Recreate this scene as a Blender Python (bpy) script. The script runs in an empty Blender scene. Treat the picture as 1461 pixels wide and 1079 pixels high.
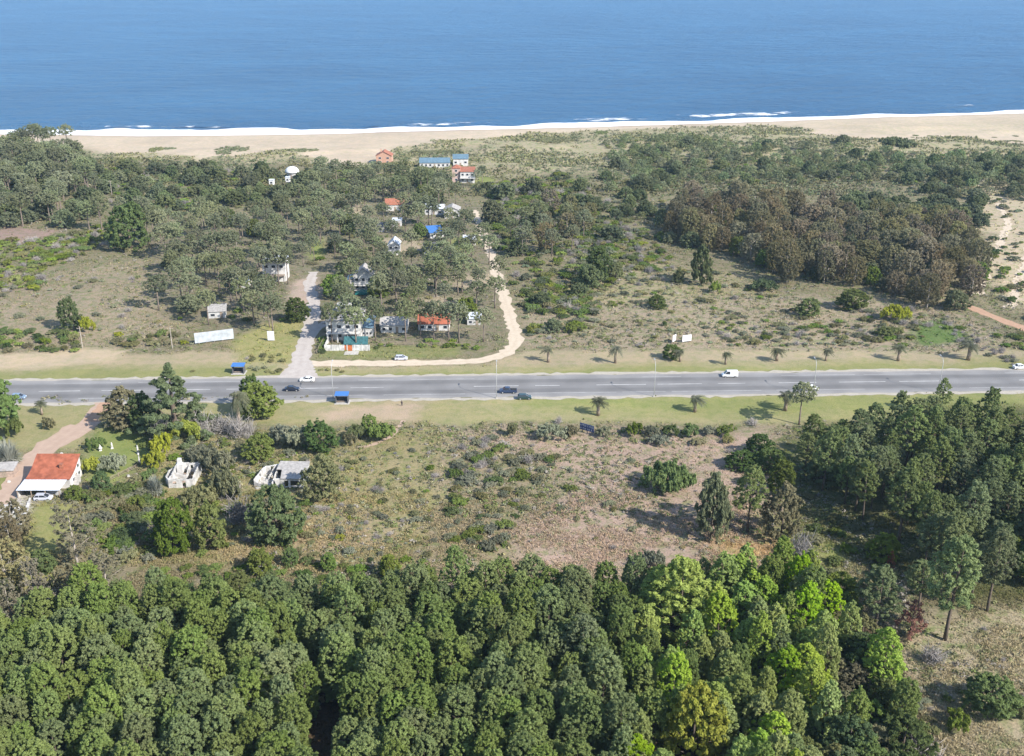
import bpy, math, random
import numpy as np
from mathutils import Vector, Matrix

R = math.radians
SC = bpy.context.scene
COL = SC.collection
random.seed(7)

# ------------------------------------------------------------------ camera
CAM_H, PITCH, FPX, PW, PH = 121.0, R(22.0), 1500.0, 1461.0, 1079.0
cd = bpy.data.cameras.new("camera")
cam = bpy.data.objects.new("camera", cd)
COL.objects.link(cam)
cam.location = (0, 0, CAM_H)
cam.rotation_euler = (R(90) - PITCH, 0, 0)
cd.sensor_fit = 'HORIZONTAL'
cd.sensor_width = 36.0
cd.lens = 36.0 * FPX / PW
cd.clip_start = 1.0
cd.clip_end = 40000.0
SC.camera = cam

# ------------------------------------------------------------------ sky, sun, exposure
SUN_EL = R(37.0)
SUN_AZ = math.atan2(0.815, -0.58)            # clockwise from +Y
S = Vector((math.cos(SUN_EL) * math.sin(SUN_AZ), math.cos(SUN_EL) * math.cos(SUN_AZ), math.sin(SUN_EL)))
w = bpy.data.worlds.new("World")
SC.world = w
w.use_nodes = True
nt = w.node_tree
bg = nt.nodes["Background"]
sky = nt.nodes.new("ShaderNodeTexSky")
sky.sky_type = 'NISHITA'
sky.sun_disc = False
sky.sun_elevation = SUN_EL
sky.sun_rotation = SUN_AZ
sky.air_density = 1.0
sky.dust_density = 0.6
sky.ozone_density = 1.5
nt.links.new(sky.outputs[0], bg.inputs[0])
bg.inputs[1].default_value = 0.145
ld = bpy.data.lights.new("sun", 'SUN')
ld.energy = 4.8
ld.angle = R(0.53)
ld.color = (1.0, 0.95, 0.87)
sun = bpy.data.objects.new("sun", ld)
COL.objects.link(sun)
sun.rotation_euler = S.to_track_quat('Z', 'Y').to_euler()
sun.location = (200, -100, 300)
SC.view_settings.view_transform = 'Standard'
SC.view_settings.look = 'None'
SC.view_settings.exposure = 0.92
SC.view_settings.gamma = 1.0
SC.cycles.max_bounces = 5
SC.cycles.diffuse_bounces = 3
SC.cycles.transparent_max_bounces = 6
SC.cycles.volume_bounces = 0

# ------------------------------------------------------------------ picture <-> ground
CP, SP = math.cos(PITCH), math.sin(PITCH)
def G(px, py, z=0.0):
    """ground point (metres) that was surveyed at photo pixel px,py"""
    u, v = px - PW / 2, PH / 2 - py
    d = (u, FPX * CP + v * SP, -FPX * SP + v * CP)
    t = (CAM_H - z) / -d[2]
    return (d[0] * t, d[1] * t)
def depth(x, y, z=0.0):
    return y * CP + (CAM_H - z) * SP
def mpp(px, py):                              # metres per pixel across, at that ground point
    x, y = G(px, py)
    return depth(x, y) / FPX
def up_m(px, yb, yt):                          # height of something whose foot is at yb and top at yt
    x, y = G(px, yb)
    v = PH / 2 - yt
    k = (FPX * SP - v * CP) / (FPX * CP + v * SP)
    return CAM_H - y * k

# ------------------------------------------------------------------ noise
def _h(i, j, s):
    v = np.sin(i * 127.1 + j * 311.7 + s * 74.7) * 43758.5453
    return v - np.floor(v)
def vnoise(x, y, s=0):
    xi, yi = np.floor(x), np.floor(y)
    fx, fy = x - xi, y - yi
    fx, fy = fx * fx * (3 - 2 * fx), fy * fy * (3 - 2 * fy)
    a, b, c, d = _h(xi, yi, s), _h(xi + 1, yi, s), _h(xi, yi + 1, s), _h(xi + 1, yi + 1, s)
    return a + (b - a) * fx + (c - a) * fy + (a - b - c + d) * fx * fy
def fbm(x, y, s=0, o=3):
    t, a, n = 0.0, 0.5, 0.0
    for k in range(o):
        t = t + a * vnoise(x * 2 ** k, y * 2 ** k, s + k * 13); n += a; a *= 0.5
    return t / n
def inside(poly, x, y):
    x, y = np.asarray(x, float), np.asarray(y, float)
    r = np.zeros(x.shape, bool)
    p = np.array(poly)
    m = (x >= p[:, 0].min()) & (x <= p[:, 0].max()) & (y >= p[:, 1].min()) & (y <= p[:, 1].max())
    if not m.any(): return r
    xs, ys = x[m], y[m]
    rr = np.zeros(xs.shape, bool)
    for k in range(len(p)):
        x1, y1 = p[k]; x2, y2 = p[(k + 1) % len(p)]
        if y1 == y2: continue
        c = ((ys < y1) != (ys < y2)) & (xs < (x2 - x1) * (ys - y1) / (y2 - y1) + x1)
        rr ^= c
    r[m] = rr
    return r
def gp(pts):                                   # photo polygon -> ground polygon
    return [G(*p) for p in pts]

# ------------------------------------------------------------------ mesh helpers
def raw_mesh(name, verts, faces4=None, faces3=None, polys=None, smooth=False):
    me = bpy.data.meshes.new(name)
    if polys is not None:
        me.from_pydata([tuple(v) for v in verts], [], polys)
    else:
        v = np.asarray(verts, np.float32)
        f4 = np.zeros((0, 4), np.int32) if faces4 is None else np.asarray(faces4, np.int32)
        f3 = np.zeros((0, 3), np.int32) if faces3 is None else np.asarray(faces3, np.int32)
        me.vertices.add(len(v)); me.vertices.foreach_set("co", v.ravel())
        nl = f4.size + f3.size
        me.loops.add(nl)
        me.loops.foreach_set("vertex_index", np.concatenate([f4.ravel(), f3.ravel()]))
        me.polygons.add(len(f4) + len(f3))
        st = np.concatenate([np.arange(len(f4)) * 4, f4.size + np.arange(len(f3)) * 3]).astype(np.int32)
        me.polygons.foreach_set("loop_start", st)
        me.update(calc_edges=True)
    if smooth:
        me.polygons.foreach_set("use_smooth", np.ones(len(me.polygons), bool))
    return me
def link(name, me, parent=None, loc=None):
    o = bpy.data.objects.new(name, me)
    COL.objects.link(o)
    if parent: o.parent = parent
    if loc: o.location = loc
    return o
def tag(o, label=None, cat=None, group=None, kind=None):
    if label: o["label"] = label
    if cat: o["category"] = cat
    if group: o["group"] = group
    if kind: o["kind"] = kind
    return o
def empty(name, loc, rz=0.0, label=None, cat=None, group=None):
    o = bpy.data.objects.new(name, None)
    COL.objects.link(o)
    o.location = loc; o.rotation_euler = (0, 0, rz); o.empty_display_size = 0.3
    return tag(o, label, cat, group)

class MB:
    """collects shapes that become ONE mesh object"""
    def __init__(s): s.v, s.f = [], []
    def poly(s, pts, faces):
        b = len(s.v); s.v += [tuple(p) for p in pts]; s.f += [tuple(b + i for i in f) for f in faces]; return s
    def hexa(s, p):                            # 8 points: bottom ring 0-3, top ring 4-7
        return s.poly(p, [(3, 2, 1, 0), (4, 5, 6, 7), (0, 1, 5, 4), (1, 2, 6, 5), (2, 3, 7, 6), (3, 0, 4, 7)])
    def box(s, x0, x1, y0, y1, z0, z1):
        return s.hexa([(x0, y0, z0), (x1, y0, z0), (x1, y1, z0), (x0, y1, z0), (x0, y0, z1), (x1, y0, z1), (x1, y1, z1), (x0, y1, z1)])
    def prism(s, prof, a, b, axis='y'):        # profile polygon extruded from a to b
        n = len(prof)
        if axis == 'y': P = [(p[0], a, p[1]) for p in prof] + [(p[0], b, p[1]) for p in prof]
        elif axis == 'x': P = [(a, p[0], p[1]) for p in prof] + [(b, p[0], p[1]) for p in prof]
        else: P = [(p[0], p[1], a) for p in prof] + [(p[0], p[1], b) for p in prof]
        return s.poly(P, [tuple(range(n)), tuple(range(2 * n - 1, n - 1, -1))] + [(i, (i + 1) % n, n + (i + 1) % n, n + i)[::-1] for i in range(n)])
    def tube(s, path, rad, n=6):
        path = [Vector(p) for p in path]
        b = len(s.v)
        for k, p in enumerate(path):
            d = (path[min(k + 1, len(path) - 1)] - path[max(k - 1, 0)])
            if d.length < 1e-6: d = Vector((0, 0, 1))
            d.normalize()
            a = d.cross(Vector((0.31, 0.95, 0.02))); a.normalize(); c = d.cross(a)
            r = rad[k] if hasattr(rad, '__len__') else rad
            for i in range(n):
                t = 2 * math.pi * i / n
                s.v.append(tuple(p + a * (r * math.cos(t)) + c * (r * math.sin(t))))
        for k in range(len(path) - 1):
            for i in range(n):
                j = (i + 1) % n
                s.f.append((b + k * n + i, b + k * n + j, b + (k + 1) * n + j, b + (k + 1) * n + i))
        s.f.append(tuple(b + i for i in range(n))[::-1]); s.f.append(tuple(b + (len(path) - 1) * n + i for i in range(n)))
        return s
    def lathe(s, prof, c=(0, 0), n=12):
        b = len(s.v)
        for r, z in prof:
            for i in range(n):
                t = 2 * math.pi * i / n
                s.v.append((c[0] + r * math.cos(t), c[1] + r * math.sin(t), z))
        for k in range(len(prof) - 1):
            for i in range(n):
                j = (i + 1) % n
                s.f.append((b + k * n + i, b + k * n + j, b + (k + 1) * n + j, b + (k + 1) * n + i))
        s.f.append(tuple(b + i for i in range(n))[::-1]); s.f.append(tuple(b + (len(prof) - 1) * n + i for i in range(n)))
        return s
    def mesh(s, name, mat, smooth=False):
        me = raw_mesh(name, s.v, polys=s.f, smooth=smooth)
        if mat: me.materials.append(mat)
        return me
    def build(s, name, mat, parent=None, loc=None, smooth=False):
        return link(name, s.mesh(name, mat, smooth), parent, loc)

# ------------------------------------------------------------------ materials
def newmat(name):
    m = bpy.data.materials.new(name); m.use_nodes = True
    n = m.node_tree; n.nodes.clear()
    out = n.nodes.new("ShaderNodeOutputMaterial")
    return m, n, out
def plain(name, col, rough=0.7, metal=0.0, spec=0.4, var=0.18, scale=2.5, bump=0.0, coat=0.0):
    """painted / built surface with weathering noise in its own colour"""
    m, n, out = newmat(name)
    p = n.nodes.new("ShaderNodeBsdfPrincipled")
    p.inputs["Roughness"].default_value = rough; p.inputs["Metallic"].default_value = metal
    p.inputs["Specular IOR Level"].default_value = spec
    if coat: p.inputs["Coat Weight"].default_value = coat; p.inputs["Coat Roughness"].default_value = 0.08
    tc = n.nodes.new("ShaderNodeTexCoord"); no = n.nodes.new("ShaderNodeTexNoise")
    no.inputs["Scale"].default_value = scale; no.inputs["Detail"].default_value = 6
    n.links.new(tc.outputs["Object"], no.inputs["Vector"])
    rp = n.nodes.new("ShaderNodeValToRGB")
    rp.color_ramp.elements[0].position = 0.3; rp.color_ramp.elements[1].position = 0.7
    rp.color_ramp.elements[0].color = (*[c * (1 - var) for c in col], 1)
    rp.color_ramp.elements[1].color = (*[min(1, c * (1 + var * 0.6)) for c in col], 1)
    n.links.new(no.outputs["Fac"], rp.inputs[0]); n.links.new(rp.outputs[0], p.inputs["Base Color"])
    if bump:
        b = n.nodes.new("ShaderNodeBump"); b.inputs["Strength"].default_value = bump; b.inputs["Distance"].default_value = 0.1
        n.links.new(no.outputs["Fac"], b.inputs["Height"]); n.links.new(b.outputs[0], p.inputs["Normal"])
    n.links.new(p.outputs[0], out.inputs[0])
    return m
def leafmat(name, col, alt=None, hue=0.03, val=0.35, trans=0.28, scale=0.45, sat=0.25):
    """leaf clumps: per-plant and per-spray colour differences, some light through the leaf"""
    alt = alt or tuple(c * k for c, k in zip(col, (1.45, 1.3, 1.1)))
    m, n, out = newmat(name)
    L = n.links.new
    oi = n.nodes.new("ShaderNodeObjectInfo"); tc = n.nodes.new("ShaderNodeTexCoord")
    no = n.nodes.new("ShaderNodeTexNoise"); no.inputs["Scale"].default_value = scale; no.inputs["Detail"].default_value = 4
    no.inputs["Roughness"].default_value = 0.7
    L(tc.outputs["Object"], no.inputs["Vector"])
    rp = n.nodes.new("ShaderNodeValToRGB")
    rp.color_ramp.elements[0].position = 0.35; rp.color_ramp.elements[1].position = 0.68
    rp.color_ramp.elements[0].color = (*col, 1); rp.color_ramp.elements[1].color = (*alt, 1)
    L(no.outputs["Fac"], rp.inputs[0])
    hs = n.nodes.new("ShaderNodeHueSaturation")
    def mr(lo, hi, mul=1.0):
        a = n.nodes.new("ShaderNodeMath"); a.operation = 'MULTIPLY'; a.inputs[1].default_value = mul
        L(oi.outputs["Random"], a.inputs[0])
        f = n.nodes.new("ShaderNodeMath"); f.operation = 'FRACT'; L(a.outputs[0], f.inputs[0])
        r = n.nodes.new("ShaderNodeMapRange"); r.inputs[3].default_value = lo; r.inputs[4].default_value = hi
        L(f.outputs[0], r.inputs[0]); return r.outputs[0]
    L(mr(0.5 - hue, 0.5 + hue, 1.0), hs.inputs["Hue"])
    L(mr(1 - sat, 1 + sat * 0.5, 7.31), hs.inputs["Saturation"])
    L(mr(1 - val, 1 + val, 17.77), hs.inputs["Value"])
    L(rp.outputs[0], hs.inputs["Color"])
    d = n.nodes.new("ShaderNodeBsdfDiffuse"); t = n.nodes.new("ShaderNodeBsdfTranslucent"); mx = n.nodes.new("ShaderNodeMixShader")
    mx.inputs[0].default_value = trans
    L(hs.outputs[0], d.inputs[0]); L(hs.outputs[0], t.inputs[0]); L(d.outputs[0], mx.inputs[1]); L(t.outputs[0], mx.inputs[2])
    L(mx.outputs[0], out.inputs[0])
    return m
def attrmat(name, fine=1.9, bump=0.35, detail=True):
    """ground: colour of each zone from the mesh, broken up by soil / tuft noise"""
    m, n, out = newmat(name); L = n.links.new
    at = n.nodes.new("ShaderNodeAttribute"); at.attribute_name = "zone"
    ge = n.nodes.new("ShaderNodeNewGeometry")
    def noise(sc, det, rough=0.6):
        x = n.nodes.new("ShaderNodeTexNoise"); x.inputs["Scale"].default_value = sc; x.inputs["Detail"].default_value = det
        x.inputs["Roughness"].default_value = rough; L(ge.outputs["Position"], x.inputs["Vector"]); return x.outputs["Fac"]
    def rng(src, a, b, c, d):
        r = n.nodes.new("ShaderNodeMapRange"); r.inputs[1].default_value = a; r.inputs[2].default_value = b
        r.inputs[3].default_value = c; r.inputs[4].default_value = d; L(src, r.inputs[0]); return r.outputs[0]
    n1, n2, n3 = noise(fine, 5, 0.7), noise(0.11, 4), noise(0.35, 4, 0.65)
    def mix(a, b, f, blend='MIX'):
        x = n.nodes.new("ShaderNodeMix"); x.data_type = 'RGBA'; x.blend_type = blend
        if isinstance(f, float): x.inputs[0].default_value = f
        else: L(f, x.inputs[0])
        for s_, k in ((a, 6), (b, 7)):
            if isinstance(s_, tuple): x.inputs[k].default_value = (*s_, 1)
            else: L(s_, x.inputs[k])
        return x.outputs[2]
    def mul(a, b):
        x = n.nodes.new("ShaderNodeMath"); x.operation = 'MULTIPLY'
        L(a, x.inputs[0])
        if isinstance(b, float): x.inputs[1].default_value = b
        else: L(b, x.inputs[1])
        return x.outputs[0]
    c = at.outputs["Color"]
    dark = mix(c, (0.36, 0.42, 0.32), 1.0, 'MULTIPLY')
    pale = mix(c, (1.35, 1.28, 1.2), 1.0, 'MULTIPLY')
    c1 = mix(c, dark, mul(rng(n1, 0.48, 0.7, 0, 0.8), at.outputs["Alpha"]))
    c2 = mix(c1, pale, mul(rng(n1, 0.47, 0.3, 0, 0.8), at.outputs["Alpha"]))
    green = mix(c2, (0.60, 0.80, 0.52), 1.0, 'MULTIPLY')
    c3 = mix(c2, green, mul(rng(n3, 0.46, 0.62, 0, 0.95), at.outputs["Alpha"]))
    c4 = mix(c3, mix(c3, (1.18, 1.12, 1.1), 1.0, 'MULTIPLY'), rng(n2, 0.4, 0.65, 0, 0.8))
    p = n.nodes.new("ShaderNodeBsdfPrincipled"); p.inputs["Roughness"].default_value = 0.95; p.inputs["Specular IOR Level"].default_value = 0.1
    L(c4, p.inputs["Base Color"])
    b = n.nodes.new("ShaderNodeBump"); b.inputs["Strength"].default_value = bump; b.inputs["Distance"].default_value = 0.5
    L(n1, b.inputs["Height"]); L(b.outputs[0], p.inputs["Normal"])
    L(p.outputs[0], out.inputs[0])
    return m
def tuftmat(name, trans=0.2):
    m, n, out = newmat(name); L = n.links.new
    at = n.nodes.new("ShaderNodeAttribute"); at.attribute_name = "zone"
    d = n.nodes.new("ShaderNodeBsdfDiffuse"); t = n.nodes.new("ShaderNodeBsdfTranslucent"); mx = n.nodes.new("ShaderNodeMixShader")
    mx.inputs[0].default_value = trans
    L(at.outputs["Color"], d.inputs[0]); L(at.outputs["Color"], t.inputs[0]); L(d.outputs[0], mx.inputs[1]); L(t.outputs[0], mx.inputs[2])
    L(mx.outputs[0], out.inputs[0])
    return m

M = {}
M['ground'] = attrmat("ground_cover")
M['tuft'] = tuftmat("tuft")
M['bark'] = plain("bark", (0.11, 0.085, 0.065), 0.95, var=0.35, scale=1.5)
M['pinebark'] = plain("pine_bark", (0.175, 0.14, 0.115), 0.95, var=0.35, scale=1.5)
M['palebark'] = plain("pale_bark", (0.34, 0.30, 0.26), 0.9, var=0.3, scale=1.2)
M['white'] = plain("white_render", (0.52, 0.505, 0.485), 0.8, var=0.24, scale=0.7)
M['oldwhite'] = plain("stained_white_render", (0.50, 0.485, 0.46), 0.85, var=0.45, scale=0.9)
M['pinkwall'] = plain("pink_render", (0.46, 0.33, 0.285), 0.8, var=0.12, scale=0.7)
M['orangewall'] = plain("orange_render", (0.46, 0.27, 0.19), 0.8, var=0.12)
M['greywall'] = plain("grey_render", (0.42, 0.41, 0.40), 0.85, var=0.3, scale=0.8)
M['brick'] = plain("brick_rubble", (0.36, 0.27, 0.22), 0.9, var=0.4, scale=1.6)
M['redroof'] = plain("red_metal_roof", (0.29, 0.095, 0.055), 0.8, spec=0.15, var=0.35, scale=0.8)
M['tile'] = plain("clay_tile", (0.30, 0.115, 0.068), 0.8, var=0.35, scale=1.6)
M['whiteroof'] = plain("white_sheet_roof", (0.50, 0.53, 0.58), 0.5, var=0.2, scale=0.9)
M['greyroof'] = plain("weathered_roof", (0.33, 0.31, 0.29), 0.85, var=0.32, scale=1.4)
M['darkroof'] = plain("dark_roof", (0.10, 0.10, 0.11), 0.7, var=0.3)
M['blueroof'] = plain("blue_sheet_roof", (0.10, 0.165, 0.215), 0.6, var=0.18, scale=0.8)
M['royal'] = plain("royal_blue_paint", (0.05, 0.155, 0.40), 0.6, var=0.12)
M['navy'] = plain("navy_board", (0.035, 0.06, 0.16), 0.6, var=0.15)
M['teal'] = plain("teal_net", (0.03, 0.105, 0.115), 0.85, var=0.45, scale=1.5)
M['orange'] = plain("rust_orange_gate", (0.42, 0.12, 0.04), 0.8, var=0.3)
M['concrete'] = plain("concrete", (0.40, 0.38, 0.35), 0.9, var=0.22, scale=1.2)
M['whitepaint'] = plain("white_paint", (0.62, 0.62, 0.62), 0.6, var=0.1)
M['glass'] = plain("window_glass", (0.03, 0.035, 0.045), 0.12, spec=0.6, var=0.2)
M['steel'] = plain("galvanised_steel", (0.42, 0.42, 0.42), 0.5, metal=0.2, var=0.1)
M['lampglass'] = plain("lamp_lens", (0.7, 0.7, 0.66), 0.3, var=0.05)
M['rubber'] = plain("rubber", (0.02, 0.02, 0.02), 0.85, var=0.2)
M['timber'] = plain("weathered_timber", (0.28, 0.22, 0.17), 0.9, var=0.3, scale=4)
M['water'] = plain("pool_cover", (0.02, 0.16, 0.15), 0.5, var=0.2)
M['skin'] = plain("skin", (0.42, 0.26, 0.18), 0.6, var=0.05)
M['hair'] = plain("dark_hair", (0.02, 0.015, 0.012), 0.7, var=0.2)
M['shirt'] = plain("dark_jacket", (0.03, 0.035, 0.05), 0.85, var=0.2)
M['jeans'] = plain("dark_trousers", (0.025, 0.03, 0.045), 0.85, var=0.2)
for nm, c in dict(car_black=(0.012, 0.018, 0.035), car_white=(0.66, 0.66, 0.66), car_navy=(0.02, 0.035, 0.08), car_silver=(0.45, 0.46, 0.52),
                  car_green=(0.02, 0.045, 0.05), car_blue=(0.16, 0.22, 0.30)).items():
    M[nm] = plain(nm, c, 0.35, spec=0.5, var=0.04, coat=0.6)
LEAFC = {
    'plant': ((0.168, 0.222, 0.068), (0.230, 0.280, 0.096)), 'wood': ((0.178, 0.222, 0.088), (0.240, 0.280, 0.118)), 'mid': ((0.212, 0.238, 0.130), (0.282, 0.302, 0.172)),
    'coast': ((0.150, 0.178, 0.088), (0.205, 0.228, 0.118)), 'euc': ((0.222, 0.205, 0.112), (0.305, 0.258, 0.148)), 'gum': ((0.210, 0.200, 0.135), (0.290, 0.260, 0.185)),
    'lime': ((0.270, 0.385, 0.045), (0.330, 0.430, 0.065)), 'poplar': ((0.255, 0.325, 0.080), (0.320, 0.380, 0.110)), 'yellow': ((0.305, 0.335, 0.045), (0.370, 0.375, 0.060)),
    'green': ((0.142, 0.195, 0.045), (0.195, 0.245, 0.066)), 'dark': ((0.100, 0.142, 0.050), (0.140, 0.185, 0.070)), 'olive': ((0.205, 0.205, 0.092), (0.270, 0.255, 0.125)),
    'sage': ((0.210, 0.222, 0.145), (0.275, 0.280, 0.190)), 'acid': ((0.215, 0.255, 0.055), (0.280, 0.315, 0.080)), 'bare': ((0.250, 0.225, 0.205), (0.350, 0.320, 0.300)),
    'rust': ((0.220, 0.095, 0.060), (0.280, 0.125, 0.075)), 'palm': ((0.105, 0.118, 0.072), (0.190, 0.190, 0.125)), 'pampas': ((0.320, 0.330, 0.270), (0.420, 0.420, 0.350)),
    'cedar': ((0.135, 0.175, 0.080), (0.195, 0.228, 0.118)), 'mat': ((0.215, 0.235, 0.105), (0.265, 0.275, 0.145))}
VAR = {'plant': (0.010, 0.16, 0.2), 'wood': (0.012, 0.2), 'mid': (0.016, 0.25), 'poplar': (0.014, 0.22), 'yellow': (0.004, 0.12, 0.05), 'bare': (0.008, 0.2), 'rust': (0.01, 0.15), 'palm': (0.01, 0.2), 'cedar': (0.01, 0.12), 'lime': (0.015, 0.2), 'euc': (0.030, 0.30, 0.25)}
LEAF = {k: leafmat(k + "_foliage", a, b, *VAR.get(k, (0.022, 0.26))[:2], sat=(VAR.get(k, ()) + (0.2, 0.2, 0.2))[2], trans=0.05 if k == 'bare' else 0.42) for k, (a, b) in LEAFC.items()}

# ------------------------------------------------------------------ the lie of the land
ROAD_UP = [(-500, 549.5), (0, 544), (490, 538.6), (800, 535), (1060, 532.5), (1350, 529), (1461, 528), (1960, 523)]
ROAD_LO = [(-500, 581), (0, 576), (490, 570), (800, 566.5), (1060, 563.6), (1350, 559), (1461, 557.5), (1960, 551)]
SHORE = [(-900, 183.0), (-300, 189.5), (0, 191), (130, 192), (200, 193.3), (360, 191.8), (480, 190), (560, 187.5), (720, 183.5), (860, 180.5), (1000, 175.6), (1100, 172.6),
         (1200, 168.6), (1300, 165.6), (1461, 161), (1700, 155), (2300, 142)]
SEA_Z = -1.2
SHORE_G = np.array([G(a, b, SEA_Z) for a, b in SHORE])
def shore_y(x):
    return np.interp(x, SHORE_G[:, 0], SHORE_G[:, 1])
def gh(x, y):
    x, y = np.asarray(x, float), np.asarray(y, float)
    d = shore_y(x) - y                        # distance inland from the water's edge
    t = np.clip((y - 560) / 70, 0, 1); t = t * t * (3 - 2 * t)
    inl = np.clip((d - 45) / 45, 0, 1)
    z = t * inl * ((fbm(x / 60, y / 28, 3, 3) - 0.42) * 6.5)
    z = np.where(z < 0, z * 0.3, z)
    bz = SEA_Z + np.clip(d, -200, 40) * 0.034
    k = np.clip((d - 5) / 40, 0, 1)
    return np.where(d < 45, bz * (1 - k) + (z + 0.16) * k, z)
def ghs(x, y): return float(gh(x, y))

xs = np.concatenate([-np.geomspace(1500, 232, 90), np.arange(-230, 230.1, 1.25), np.geomspace(232, 1500, 90)])
ys = np.concatenate([np.arange(40, 440, 1.25), np.arange(440, 930, 2.2), np.geomspace(932, 1500, 16)])
GX, GY = np.meshgrid(xs, ys)
NX, NY = len(xs), len(ys)
fx, fy = GX.ravel(), GY.ravel()
GZ = gh(fx, fy)

wx = (fbm(fx / 14, fy / 14, 5, 3) - 0.5); wy = (fbm(fx / 14, fy / 14, 29, 3) - 0.5)
jit = [(-.7, -.7), (.7, -.5), (-.5, .7), (.6, .6), (0, 0)]
def cover(poly, soft=3.0, warp=14.0):
    g = gp(poly)
    return sum(inside(g, fx + wx * warp + a * soft, fy + wy * warp + b * soft).astype(float) for a, b in jit) / len(jit)
ZONE = np.tile(np.array([0.225, 0.192, 0.125, 1.0]), (len(fx), 1))
MASK = {}
def paint(name, poly, col, mott, soft=3.0, warp=14.0, amt=1.0):
    w_ = cover(poly, soft, warp) * amt
    ZONE[:] = ZONE * (1 - w_[:, None]) + np.array([*col, mott]) * w_[:, None]
    if name: MASK[name] = np.maximum(MASK.get(name, 0), w_)
paint(None, [(-900, 236), (120, 228), (420, 232), (560, 240), (700, 250), (860, 245), (1000, 222), (1461, 240), (2200, 245), (2200, 120), (-900, 150)], (0.36, 0.305, 0.205), 0.9, 10, 40)
paint('beach', [(-900, 206), (100, 207), (130, 219), (300, 226), (420, 214), (470, 236), (530, 237), (560, 212), (640, 201), (740, 193), (830, 187.5), (960, 182), (1060, 180), (1140, 180),
                (1170, 196), (1290, 203), (1380, 199), (1461, 205), (2200, 200), (2200, 120), (-900, 150)], (0.505, 0.412, 0.315), 0.32, 6, 26)
paint(None, [(1150, 176), (1461, 170), (1700, 170), (1700, 196), (1461, 195), (1330, 190), (1250, 196)], (0.45, 0.37, 0.27), 0.6, 14, 40, 0.55)
# wet sand by the water
dsh = shore_y(fx) - fy
wet = np.clip(1 - (dsh - 4 - 6 * wx) / 10, 0, 1) * (dsh > -60)
ZONE[:, :3] = ZONE[:, :3] * (1 - 0.45 * wet[:, None]) + np.array([0.30, 0.225, 0.17]) * 0.45 * wet[:, None]
ZONE[:, 3] *= 1 - wet
paint(None, [(1385, 262), (1461, 255), (1700, 255), (1700, 440), (1461, 445), (1420, 420), (1395, 380), (1400, 330)], (0.45, 0.365, 0.265), 0.7, 5, 22)
paint(None, [(-400, 395), (120, 385), (235, 362), (228, 440), (262, 470), (250, 495), (-400, 510)], (0.285, 0.232, 0.165), 1.0, 4, 16)
paint(None, [(-200, 330), (40, 322), (90, 330), (40, 345), (-200, 350)], (0.30, 0.215, 0.18), 0.6)
paint(None, [(200, 345), (330, 320), (440, 270), (560, 262), (690, 295), (725, 400), (712, 440), (705, 495), (640, 498), (455, 500), (440, 470), (330, 475), (230, 455)], (0.215, 0.185, 0.13), 0.9)
paint(None, [(740, 425), (1330, 425), (1420, 470), (1430, 505), (735, 500)], (0.315, 0.255, 0.185), 1.0, 4, 16)
paint(None, [(820, 395), (930, 370), (1060, 390), (1130, 425), (740, 440)], (0.30, 0.25, 0.16), 1.0, 4, 16)
paint(None, [(1300, 462), (1345, 455), (1385, 488), (1310, 492)], (0.135, 0.185, 0.062), 0.8, 2, 6)
# verges
paint('verge', [(-500, 512), (180, 506), (330, 500), (420, 480), (430, 520), (700, 521), (740, 500), (1200, 501), (1430, 498), (1960, 500), (1960, 529), (1461, 534), (800, 541), (0, 550), (-500, 555)],
      (0.350, 0.290, 0.190), 0.45, 2, 6)
paint('verge', [(-500, 530), (0, 528), (400, 522), (440, 526), (720, 527), (1461, 512), (1960, 508), (1960, 532), (1461, 536), (800, 541), (0, 550), (-500, 555)], (0.245, 0.242, 0.102), 0.42, 4, 8)
paint(None, [(-400, 505), (60, 502), (130, 498), (190, 500), (160, 515), (60, 526), (-400, 530)], (0.43, 0.345, 0.24), 0.35, 2, 6)
paint('verge', [(-500, 576), (0, 572), (800, 562), (1461, 554), (1960, 548), (1960, 580), (1461, 590), (1130, 604), (1040, 606), (760, 604), (640, 604), (380, 604), (300, 596), (150, 592), (120, 640), (-30, 640), (-500, 640)],
      (0.285, 0.258, 0.132), 0.45, 2, 6)
paint('verge', [(740, 568), (1461, 556), (1461, 590), (1100, 592), (900, 590), (760, 585)], (0.235, 0.242, 0.092), 0.45, 5, 10)
paint(None, [(440, 583), (560, 577), (620, 577), (590, 590), (570, 612), (545, 612), (540, 598), (450, 599)], (0.42, 0.32, 0.235), 0.3, 3, 8, 0.85)
# plot and dry field
paint(None, [(240, 606), (640, 610), (626, 816), (150, 800)], (0.262, 0.222, 0.120), 1.0, 4, 14)
paint(None, [(450, 690), (640, 640), (640, 760), (480, 770)], (0.29, 0.245, 0.135), 0.9, 5, 20, 0.8)
paint(None, [(330, 770), (430, 730), (560, 740), (560, 790), (380, 798)], (0.34, 0.26, 0.17), 0.8, 5, 20, 0.7)
paint(None, [(640, 612), (760, 622), (1050, 618), (1120, 610), (1130, 700), (1090, 800), (1040, 830), (630, 830)], (0.365, 0.272, 0.215), 0.95, 4, 14)
paint(None, [(640, 640), (740, 640), (840, 690), (740, 760), (720, 820), (625, 815)], (0.25, 0.215, 0.125), 1.0, 5, 16, 0.7)
paint('lawn', [(112, 662), (150, 604), (215, 625), (208, 655), (170, 690), (130, 690), (118, 660)], (0.205, 0.232, 0.078), 0.45, 2, 5)
paint('lawn', [(40, 722), (118, 712), (112, 750), (92, 790), (70, 850), (40, 870), (25, 800), (55, 745)], (0.275, 0.265, 0.105), 0.5, 2, 6)
paint('lawn', [(5, 655), (30, 640), (25, 690), (-60, 720), (-60, 660)], (0.22, 0.225, 0.085), 0.5, 2, 5)
paint(None, [(-60, 706), (40, 706), (48, 722), (20, 760), (-60, 780)], (0.45, 0.42, 0.38), 0.4, 2, 5)
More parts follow.
